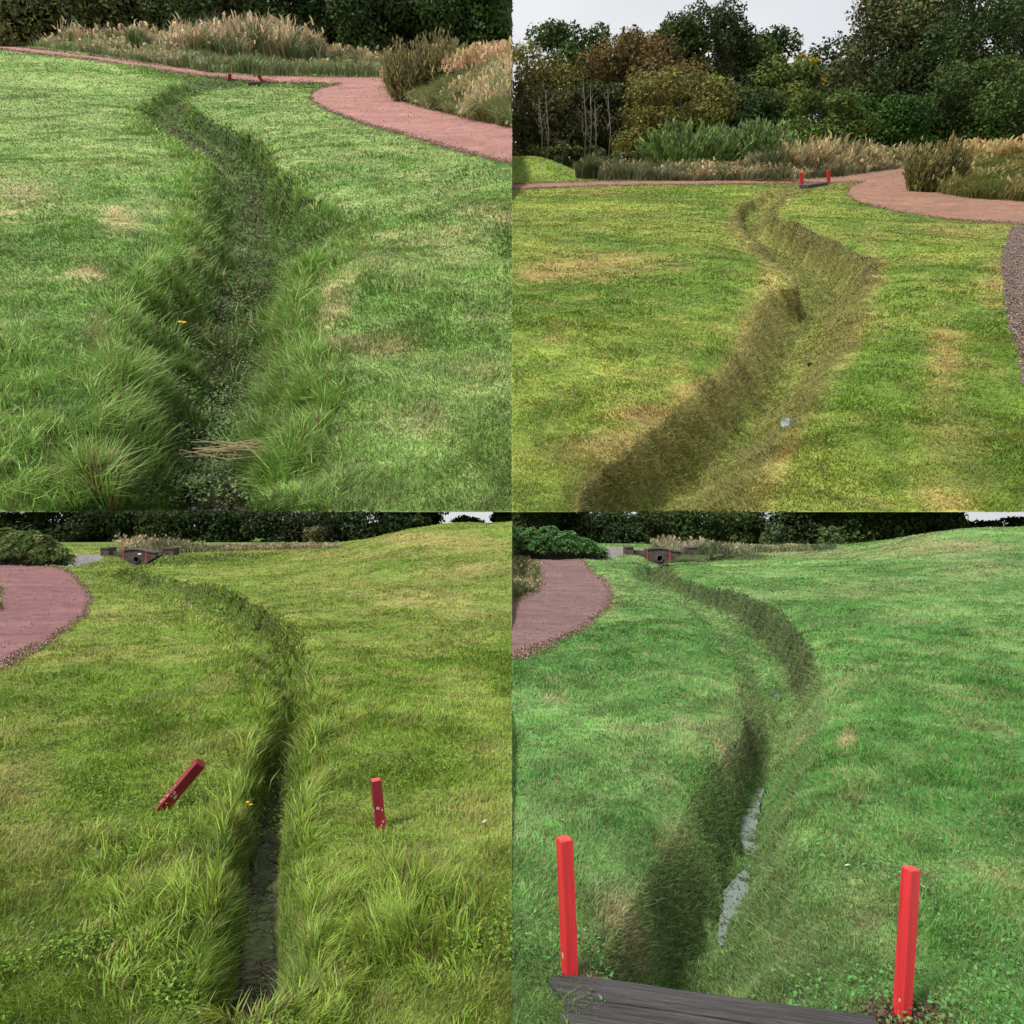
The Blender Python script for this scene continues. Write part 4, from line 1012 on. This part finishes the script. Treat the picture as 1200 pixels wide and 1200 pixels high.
# ------------------------------------------------------------------ stone culvert heads
def culvert(p, ox, label, sx=1.0, oy=0, Y=30.0):
    def at(px, py): x, z = p.atY(ox+px, py+oy, Y); return float(x), float(z)
    cx, cz = at(160, 655)
    root = empty('culvert_headwall', p.M @ Matrix.Translation((cx, Y, 0)))
    tag(root, label, 'culvert')
    def seg(name, pts_top, zb, y0, y1, mat, cop=None):
        """wall following top outline pts (px,py)"""
        T = [at(*q) for q in pts_top]; V = []; n = len(T)
        zbs = zb if isinstance(zb, list) else [zb]*n
        for k, (x, z) in enumerate(T):
            b = at(pts_top[k][0], zbs[k])[1]
            V += [(x-cx, y0, b), (x-cx, y0, z), (x-cx, y1, z), (x-cx, y1, b)]
        Fq = []
        for k in range(n-1):
            a = 4*k; b = a+4
            Fq += [(a, b, b+1, a+1), (a+1, b+1, b+2, a+2), (a+2, b+2, b+3, a+3), (a+3, b+3, b, a)]
        Fq += [(0, 1, 2, 3), (4*n-1, 4*n-2, 4*n-3, 4*n-4)]
        mesh_np(name, np.array(V), np.array(Fq), mat, parent=root)
        if cop:
            V = []
            for (x, z) in T: V += [(x-cx, y0-.04, z), (x-cx, y0-.04, z+.06), (x-cx, y1+.04, z+.06), (x-cx, y1+.04, z)]
            mesh_np('coping', np.array(V), np.array(Fq), M_stone2, parent=root)
    # arched middle with a round opening: outer outline minus circle, built as a ring of quads
    mc = at(160, 655.5); r = 4.0*Y/F; n = 28
    outer = [(145,656),(145,646),(150,645),(156,644.2),(162,644.4),(168,645.6),(175,647.2),(184,648.4),(184,652),(177,656),(170,660),(160,663),(152,660)]
    OP = np.array([at(*q) for q in outer]); 
    # resample outer outline by angle around the opening
    ring_o, ring_i = [], []
    for k in range(n*2):
        a = 2*np.pi*k/(2*n); dv = np.array([math.cos(a), math.sin(a)]); best = None
        for i in range(len(OP)):
            A_, B_ = OP[i]-mc, OP[(i+1) % len(OP)]-mc; e = B_-A_; den = dv[0]*e[1]-dv[1]*e[0]
            if abs(den) < 1e-9: continue
            t = (A_[0]*e[1]-A_[1]*e[0])/den; s_ = (A_[0]*dv[1]-A_[1]*dv[0])/den
            if t > 0 and -1e-6 <= s_ <= 1+1e-6: best = t if best is None else max(best, t)
        best = max(best or r*1.2, r*1.15)
        ring_o.append((mc[0]+dv[0]*best-cx, mc[1]+dv[1]*best)); ring_i.append((mc[0]+dv[0]*r-cx, mc[1]+dv[1]*r))
    N2 = 2*n; V = [(x, 0, z) for x, z in ring_o]+[(x, 0, z) for x, z in ring_i]+[(x, .45, z) for x, z in ring_o]+[(x, .45, z) for x, z in ring_i]
    Fq = []
    for k in range(N2):
        j = (k+1) % N2
        Fq += [(k, j, N2+j, N2+k), (2*N2+j, 2*N2+k, 3*N2+k, 3*N2+j), (j, k, 2*N2+k, 2*N2+j), (N2+k, N2+j, 3*N2+j, 3*N2+k)]
    mesh_np('head_wall', np.array(V), np.array(Fq), M_stone, parent=root)
    # parapet coping over the arch
    T = [at(*q) for q in [(144,645.9),(150,644.9),(156,644.1),(162,644.3),(168,645.5),(175,647.1),(184,648.3)]]
    V = []; nT = len(T)
    for (x, z) in T: V += [(x-cx, -.05, z), (x-cx, -.05, z+.05), (x-cx, .5, z+.05), (x-cx, .5, z)]
    Fq = []
    for k in range(nT-1):
        a = 4*k; b = a+4; Fq += [(a, b, b+1, a+1), (a+1, b+1, b+2, a+2), (a+2, b+2, b+3, a+3), (a+3, b+3, b, a)]
    Fq += [(0, 1, 2, 3), (4*nT-1, 4*nT-2, 4*nT-3, 4*nT-4)]
    mesh_np('coping', np.array(V), np.array(Fq), M_stone2, parent=root)
    # pipe: ring wall
    V = []; Fq = []
    for (rr, y) in ((r*1.0, -.06), (r*.84, -.06), (r*.84, .9), (r*1.0, .9)):
        for k in range(n): a = 2*np.pi*k/n; V.append((mc[0]-cx+rr*math.cos(a), y, mc[1]+rr*math.sin(a)))
    for l in range(4):
        for k in range(n): j = (k+1) % n; l2 = (l+1) % 4; Fq.append((l*n+k, l*n+j, l2*n+j, l2*n+k))
    mesh_np('pipe', np.array(V), np.array(Fq), M_pipe, parent=root, smooth=False)
    mb = MB(); mb.tube([(mc[0]-cx, .85, mc[1]), (mc[0]-cx, .9, mc[1])], [r*.83, r*.83], 20); mb.build('pipe_end', M_dark, root)  # near-black disc stands in for the shade deep in the pipe
    seg('pier', [(119.5,643),(129,643)], 651, -.12, .5, M_stone, True)
    seg('wing_wall', [(129.2,646),(136,646.4),(144.8,646.2)], [651,652,655], 0, .4, M_stone)
    seg('wing_wall', [(184.2,648.2),(190,645.5),(191,645.2)], [652,650,650], 0, .4, M_stone)
    seg('pier', [(191.2,643.6),(204,643.2)], 650.5, -.05, .45, M_stone, True)
    # blocks of the piers read as separate courses
    return root
culvert(BL, 0, 'dark stone culvert head with arched parapet and round pipe in the lower left view', Y=29.5)
culvert(BR, 613, 'dark stone culvert head with arched parapet and round pipe in the lower right view', Y=29.5, oy=-1.2)
for p, ox, oy, w in ((BL, 0, 0, 'lower left'), (BR, 614, -1.2, 'lower right')):
    for px, side in ((144.5, 'left'), (171, 'right')):
        Y = 29.1; X, z = p.atY(ox+px, 656+oy, Y); X2, z2 = p.atY(ox+px, 645+oy, Y); wv = .85*Y/F
        root = empty('culvert_marker', p.M @ Matrix.Translation((float(X), Y, float(z))))
        tag(root, f'thin orange red marker {side} of the pipe opening in the {w} view', 'stake', 'markers at the culvert heads')
        mb = MB(); mb.box(-wv/2, wv/2, -wv/2, wv/2, -.15, float(z2-z), bev=.003); mb.build('post', M_red, root)
        mb = MB(); mb.box(-wv*.42, wv*.42, -wv*.42, wv*.42, float(z2-z)-.001, float(z2-z)+.008, bev=.002); mb.build('end_grain', M_redtop, root)
Y = 29.0; X, z = BL.atY(163.5, 649.2, Y)
mb = MB(); mb.box(-.065, .065, -.012, .012, -.025, .025, bev=.004)
o = mb.build('small_sign', M_sign, M=BL.M @ Matrix.Translation((float(X), Y, float(z)))); tag(o, 'tiny white plate beside the pipe opening in the lower left view', 'sign')
# low bench / log
X, z = BR.atY(842, 647, 40); root = empty('log_bench', BR.M @ Matrix.Translation((float(X), 40, float(z)-.3))); tag(root, 'small dark low bench at the back of the lower right lawn', 'bench')
mb = MB(); mb.box(-.55, .55, -.15, .15, .28, .36, bev=.01); mb.build('seat', M_stone, root)
for s_ in (-.4, .4):
    mb = MB(); mb.box(s_-.06, s_+.06, -.12, .12, -.1, .28, bev=.01); mb.build('leg', M_stone, root)
# house glimpsed beyond the belts
for p, ox, lab in ((BL, 128, 'white house glimpsed between trees behind the lower left culvert'), (BR, 748, 'white house glimpsed between trees behind the lower right culvert')):
    Y = 190 if p is BL else 110; X, z = p.atY(ox, 640, Y); X = float(X)
    root = empty('house', p.M @ Matrix.Translation((X, Y, -1.6))); tag(root, lab, 'house', 'white houses behind the tree belts')
    mb = MB(); mb.box(-4, 4, 0, 5, -.2, 2.6); mb.build('wall', M_white, root)
    mb = MB(); mb.add([(-4.3, -.3, 2.6), (4.3, -.3, 2.6), (4.3, 5.3, 2.6), (-4.3, 5.3, 2.6), (-4.3, 2.5, 4.3), (4.3, 2.5, 4.3)], [(0, 1, 5, 4), (2, 3, 4, 5), (0, 4, 3), (1, 2, 5), (0, 3, 2, 1)]); mb.build('roof', M_roof, root)
    for wx in (-2.6, -.6, 1.6):
        mb = MB(); mb.box(wx-.45, wx+.45, -.05, .02, 1.0, 2.0); mb.build('window', M_glass, root)
for k, (p, ox) in enumerate(((BL, 92), (BR, 708), (BL, 78))):
    Y = (165, 95, 172)[k]; X, z = p.atY(ox, 632, Y)
    root = empty('parked_van', p.M @ Matrix.Translation((float(X), Y, -1.5))); tag(root, ['small white van under the trees left of the culvert in the lower left view', 'small white van under the trees above the bracken in the lower right view', 'small white van under the trees nearest the bracken in the lower left view'][k], 'van', 'white vans under the trees')
    mb = MB()
    V = [(-1.6, .35), (1.55, .35), (1.6, .9), (1.2, 1.0), (.8, 1.6), (-1.55, 1.65), (-1.65, .9)]; n = len(V)
    mb.add([(x, -.7, z) for x, z in V]+[(x, .7, z) for x, z in V], [tuple(range(n)), tuple(range(2*n-1, n-1, -1))]+[(i, (i+1) % n+0, (i+1) % n+n, i+n)[::-1] for i in range(n)])
    mb.build('body', M_white, root)
    mb = MB(); mb.box(.2, .75, -.712, -.69, 1.05, 1.45); mb.build('window', M_glass, root)
    for wx in (-1.0, 1.0):
        mb = MB(); mb.tube([(wx, -.75, .3), (wx, -.55, .3)], [.3, .3], 14); mb.build('wheel', M_dark, root)

# ------------------------------------------------------------------ water in the ditches
def pool(p, pts, mat, label, off=.02, group=None, bits=700, fcol=A(.10,.13,.05)):
    """pts: (px, py, halfwidth px); surface flat between stations"""
    rng = R_(5); pts = catmull(pts, 10); px, py, hw = pts[:, 0], pts[:, 1], np.maximum(pts[:, 2], .3)
    Ctr = p.hit(px, py, full=True)
    z = np.percentile(Ctr[:, 2], 55)+off
    V = []; m = 8
    n1 = fbm(np.arange(len(px))*.45, np.zeros(len(px)), 3, 3)-.5; n2 = fbm(np.arange(len(px))*.5, np.ones(len(px))*9, 4, 3)-.5
    for i in range(len(px)):
        for j in range(m+1):
            t = j/m*2-1; x = px[i]+hw[i]*(t*(1+.5*n1[i])+.35*n2[i])
            dx, dy, dz = p.ray(x, py[i]); tt = (z-EYE)/dz
            V.append((dx*tt, dy*tt, z))
    Q = [(i*(m+1)+j, i*(m+1)+j+1, (i+1)*(m+1)+j+1, (i+1)*(m+1)+j) for i in range(len(px)-1) for j in range(m)]
    o = mesh_np('ditch_water', np.array(V), np.array(Q), mat, None, None, p.M, True)
    # leaves and clippings afloat, thickest near the margins
    n = bits; Vg = np.array(V).reshape(len(px), m+1, 3); k = rng.integers(0, len(px)-1, n*6); tt = rng.random(n*6)
    lat = rng.random(n*6); j = np.minimum((lat*m).astype(int), m-1); f = (lat*m-j)[:, None]
    P = Vg[k, j]*(1-f)+Vg[k, j+1]*f; P = P+(Vg[k+1, j]-Vg[k, j])*tt[:, None]
    gr = p.H(P[:, 0], P[:, 1]); dep = z-gr
    dn = fbm(P[:, 0]*13, P[:, 1]*10, 15, 3); ok = (dep > -.02) & (rng.random(n*6) < np.where(dep < .02, .9, .08)+1.5*np.clip(dn-.56, 0, 1)*4)
    P = P[ok][:n]; P[:, 2] = z+.003+rng.uniform(0, .004, len(P)); nr = unit(rng.normal(0, .12, P.shape)+np.array([0, 0, 1]))
    col = fcol*jit(rng, len(P), .5, 1.6); w_ = rng.random(len(P)) < .12; col[w_] = A(.35,.33,.24)
    Vq, Qq, Cq = leaf_quads(P, nr, np.maximum(rng.uniform(.004, .012, len(P)), .6*P[:, 1]/725), .4, col, rng)
    fo = mesh_np('floating_bits', Vq, Qq, M_leaf, Cq, None, p.M); tag(fo, 'leaves and clippings floating on the '+label, 'debris', None, 'stuff')
    return tag(o, label, 'water', group, 'structure')
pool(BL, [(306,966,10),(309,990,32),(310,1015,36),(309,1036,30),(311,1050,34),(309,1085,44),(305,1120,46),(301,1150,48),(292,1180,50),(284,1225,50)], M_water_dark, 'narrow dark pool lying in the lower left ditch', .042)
pool(BR, [(895,921,3),(886,935,7),(877,955,13),(876,975,12),(880,992,8),(878,1002,4)], M_water_pale, 'middle pale pool in the strimmed lower right ditch', .04)
pool(BR, [(882,1013,4),(872,1030,12),(866,1052,21),(861,1075,17),(852,1092,10),(848,1108,6)], M_water_pale, 'nearest pale pool in the strimmed lower right ditch', .04)
pool(BR, [(903,802,2),(904,808,6),(908,816,6),(912,820,2)], M_water_pale, 'small farthest pale pool in the lower right ditch', .01)
pool(TR, [(918,489,3),(924,493,9),(926,500,10),(922,506,4)], M_water_pale, 'little puddle in the cleared upper right ditch', .02)
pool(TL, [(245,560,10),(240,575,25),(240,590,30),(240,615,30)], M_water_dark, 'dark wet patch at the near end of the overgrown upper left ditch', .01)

# ------------------------------------------------------------------ small countable things
def blob(name, p, px, py, r, mat, label, cat, seed, group=None, flat=.6):
    rng = R_(seed); P = p.hit([px], [py], full=True)[0]; V = []; n, m = 9, 6
    for i in range(m+1):
        ph = math.pi*i/m
        for j in range(n):
            t = 2*math.pi*j/n; k = 1+.35*(rng.random()-.5)*math.sin(ph); V.append((r*k*math.sin(ph)*math.cos(t), r*k*.8*math.sin(ph)*math.sin(t), r*flat*math.cos(ph)))
    Q = [(i*n+j, i*n+(j+1) % n, (i+1)*n+(j+1) % n, (i+1)*n+j)[::-1] for i in range(m) for j in range(n)]
    o = mesh_np(name, np.array(V), np.array(Q), mat, None, None, p.M @ Matrix.Translation((float(P[0]), float(P[1]), float(P[2])+r*flat*.5)), True)
    return tag(o, label, cat, group)
rng = R_(77)
blob('stone', TL, 222, 583, .045, M_dark, 'largest black wet stone at the near end of the upper left ditch', 'stone', 1)
rows = [(248,570,'grey stone right of the black wet stone'),(268,578,'brown stone at the right side of the wet patch'),(236,562,'small stone above the black wet stone'),(255,590,'stone at the very bottom of the upper left ditch'),(278,560,'stone under the dead reed stems'),(228,598,'half cut stone at the lower edge of the upper left view'),(262,553,'small pale stone behind the wet patch')]
for i, (x, y, l) in enumerate(rows): blob('stone', TL, x, y, rng.uniform(.018, .032), M_peb, l, 'stone', 10+i)
blob('clod', TR, 949, 428, .03, M_dark, 'small black clod on the cleared upper right ditch floor', 'clod', 30)
# dead reed stems lying over the ditch
mb = MB()
for k in range(22):
    x0, x1 = rng.uniform(205, 280), rng.uniform(300, 345); ya, yb = rng.uniform(520, 532), rng.uniform(520, 530)
    Pa = TL.hit([x0], [ya], off=-.34)[0]; Pb = TL.hit([x1], [yb], off=-.31)[0]
    Pa[2] += rng.uniform(-.04, .05); Pb[2] += rng.uniform(-.04, .05); md = (Pa+Pb)/2+rng.normal(0, .02, 3)
    mb.tube([Pa, md, Pb], [.0025, .003, .0018], 4)
M_straw = noisy_mat('dead_stem', (.22,.16,.09), (.42,.33,.2), 30, bump=.2)
tag(mb.build('dead_reeds', M_straw, M=TL.M), 'bundle of dead straw coloured stems lying across the upper left ditch', 'dead stems', kind='stuff')
# flowers
M_yel = noisy_mat('petal_yellow', (.75,.48,.01), (.85,.6,.02), 20, rough=.6, bump=.1)
M_stem = noisy_mat('flower_stem', (.08,.14,.03), (.14,.2,.05), 20)
M_pink = noisy_mat('petal_pink', (.45,.08,.10), (.6,.14,.16), 20, rough=.6, bump=.1)
def flower(p, px, py, h, r, mat, label, heads=1, seed=0):
    rng = R_(seed); X, Y, Z = map(float, p.hit([px], [py], full=True)[0])
    # step forward so that the head, raised by h, sits at the given picture place
    for _ in range(6):
        z = float(p.H(np.array([X]), np.array([Y]))[0]); qx, qy = p.proj(np.array([X, Y, z+h])); Y -= (py-float(qy))*.0035*Y/3; X += (px-float(qx))*Y/F
    z = float(p.H(np.array([X]), np.array([Y]))[0])
    root = empty('wild_flower', p.M @ Matrix.Translation((X, Y, z))); tag(root, label, 'flower')
    for k in range(heads):
        a = rng.uniform(-.03, .03) if k else 0; zz = h+rng.uniform(-.01, .01)
        mb = MB(); mb.tube([(0, 0, -.02), (a*.5, 0, h*.5), (a, 0, zz)], [.0025, .002, .0015], 5); mb.build('stem', M_stem, root)
        mb = MB()
        for q in range(10):
            t = 2*math.pi*q/10; c, s = math.cos(t), math.sin(t); w = .35
            mb.add([(a, 0, zz), (a+r*.7*c-r*w*s*.6, r*.7*s+r*w*c*.6, zz+.003), (a+r*c, r*s, zz+.001), (a+r*.7*c+r*w*s*.6, r*.7*s-r*w*c*.6, zz+.003)], [(0, 1, 2, 3)])
        mb.tube([(a, 0, zz-.004), (a, 0, zz+.006)], [r*.3, r*.22], 8); mb.build('flower_head', mat, root)
flower(TL, 211, 377, .26, .018, M_yel, 'bright yellow ragwort flower on the left bank of the overgrown ditch', 3, 1)
flower(TL, 281, 497, .12, .010, M_pink, 'tiny reddish pink flower above the dead stems', 1, 2)
flower(BL, 285, 935, .20, .013, M_yel, 'small yellow flower at the left rim of the lower left ditch', 2, 3)
# fallen leaves
M_pale = noisy_mat('pale_dead_leaf', (.38,.36,.28), (.52,.5,.42), 40, bump=.3)
M_tan = noisy_mat('tan_dead_leaf', (.30,.18,.12), (.42,.27,.18), 40, bump=.3)
LV = [(BL,568,970,.022,M_pale,'pale fallen leaf on the grass right of the upright weathered stake'),(BR,993,1022,.016,M_pale,'pale fallen leaf centre right of the pools'),(BR,1081,1047,.014,M_pale,'pale fallen leaf near the right stake'),
 (BR,1102,990,.014,M_pale,'pale fallen leaf right of the pale pools highest up the lawn'),(BR,660,968,.014,M_pale,'pale fallen leaf just above the left bright stake'),(BR,1180,874,.014,M_tan,'tan fallen leaf near the right edge of the lower right view'),
 (BR,1095,868,.013,M_tan,'tan fallen leaf on the cool green slope'),(BR,632,924,.014,M_tan,'tan fallen leaf left of the strimmed ditch'),(BR,1112,942,.014,M_pale,'pale curled leaf above the right bright stake'),(TR,1062,453,.02,M_tan,'tan fallen leaf on the right bank at upper right'),(TR,757,359,.016,M_pale,'white speck of leaf on the upper right lawn'),(TR,1115,543,.03,M_tan,'brown dead leaf on the near right of the upper right lawn')]
for i, (p, x, y, s, m, l) in enumerate(LV):
    P = p.hit([x], [y], full=True)[0]; a = R_(i).uniform(0, 6.28); V = []; Q = []
    for k in range(7):
        t = k/6; w = math.sin(math.pi*min(t*.93+.04, 1))*.42
        for q in (-1, 0, 1): V.append(((t-.5)*2*s, q*w*s, abs(q)*s*.25+.12*s*math.sin(t*5)))
    Q = [(k*3+q, k*3+q+1, k*3+q+4, k*3+q+3) for k in range(6) for q in (0, 1)]
    o = mesh_np('fallen_leaf', np.array(V), np.array(Q), m, None, None, p.M @ Matrix.Translation((float(P[0]), float(P[1]), float(P[2])+.03)) @ Matrix.Rotation(a, 4, 'Z'))
    tag(o, l, 'leaf', 'fallen leaves on the lawns')
# loose soil by the right stake
rng = R_(88); n = 2600; a = rng.uniform(0, 6.28, n); r = np.abs(rng.normal(0, .09, n)); c0 = BR.hit([1048], [1192])[0]
P = np.column_stack([c0[0]+np.cos(a)*r*1.6, c0[1]+np.sin(a)*r, np.zeros(n)]); P[:, 2] = BR.H(P[:, 0], P[:, 1])+rng.uniform(0, .035, n)*np.exp(-(r/.12)**2)+.012
nr = unit(rng.normal(0, 1, (n, 3))); V, Q, Cc = leaf_quads(P, nr, rng.uniform(.003, .008, n), .7, A(.10,.055,.04)*rng.uniform(.4, 1.6, (n, 1)), rng)
tag(mesh_np('loose_soil', V, Q, M_bits, Cc, None, BR.M), 'loose reddish brown soil heaped at the foot of the right bright stake', 'soil', kind='stuff')

# ------------------------------------------------------------------ camera, sky, sun
cam_d = bpy.data.cameras.new('camera'); cam = bpy.data.objects.new('camera', cam_d); C.objects.link(cam)
cam.location = (0, 0, EYE); cam.rotation_euler = (math.radians(90), 0, 0)
cam_d.sensor_width = 36; cam_d.lens = 36*F/1200; cam_d.shift_y = (YH-600)/1200
cam_d.clip_start = .1; cam_d.clip_end = 9000
bpy.context.scene.camera = cam

EL, AZ = math.radians(49), math.radians(226)     # azimuth clockwise from +Y: behind the camera, to the left
w = bpy.data.worlds.new('World'); bpy.context.scene.world = w; w.use_nodes = True
N, L_ = w.node_tree.nodes, w.node_tree.links; N.clear()
sky = N.new('ShaderNodeTexSky'); sky.sky_type = 'NISHITA'; sky.sun_disc = False; sky.sun_elevation = EL; sky.sun_rotation = AZ
sky.air_density = 1.2; sky.dust_density = 3
bg = N.new('ShaderNodeBackground'); bg.inputs[1].default_value = .088
tc = N.new('ShaderNodeTexCoord'); nz = N.new('ShaderNodeTexNoise'); nz.inputs['Scale'].default_value = 2.2; nz.inputs['Detail'].default_value = 7
mp = N.new('ShaderNodeMapping'); mp.inputs['Scale'].default_value = (1, 1, 2.2); L_.new(tc.outputs['Generated'], mp.inputs[0]); L_.new(mp.outputs[0], nz.inputs['Vector'])
cr = N.new('ShaderNodeValToRGB'); cr.color_ramp.elements[0].position = .3; cr.color_ramp.elements[1].position = .7
cr.color_ramp.elements[0].color = (4.7, 4.85, 5.05, 1); cr.color_ramp.elements[1].color = (6.4, 6.4, 6.4, 1)
L_.new(nz.outputs[0], cr.inputs[0])
mx = N.new('ShaderNodeMix'); mx.data_type = 'RGBA'; mx.inputs[0].default_value = .88
L_.new(sky.outputs[0], mx.inputs[6]); L_.new(cr.outputs[0], mx.inputs[7]); L_.new(mx.outputs[2], bg.inputs[0])
wo = N.new('ShaderNodeOutputWorld'); L_.new(bg.outputs[0], wo.inputs[0])
sd = bpy.data.lights.new('sun', 'SUN'); sd.energy = 2.8; sd.angle = math.radians(13); sd.color = (1, .97, .92)
so = bpy.data.objects.new('sun', sd); C.objects.link(so)
dv = Vector((math.sin(AZ)*math.cos(EL), math.cos(AZ)*math.cos(EL), math.sin(EL)))
so.rotation_euler = dv.to_track_quat('Z', 'Y').to_euler(); so.location = dv*30
sc = bpy.context.scene
sc.view_settings.view_transform = 'Standard'; sc.view_settings.look = 'None'; sc.view_settings.gamma = 1; sc.view_settings.exposure = .8
sc.render.engine = 'CYCLES'
sc.cycles.max_bounces = 5; sc.cycles.diffuse_bounces = 3; sc.cycles.transmission_bounces = 3; sc.cycles.glossy_bounces = 2
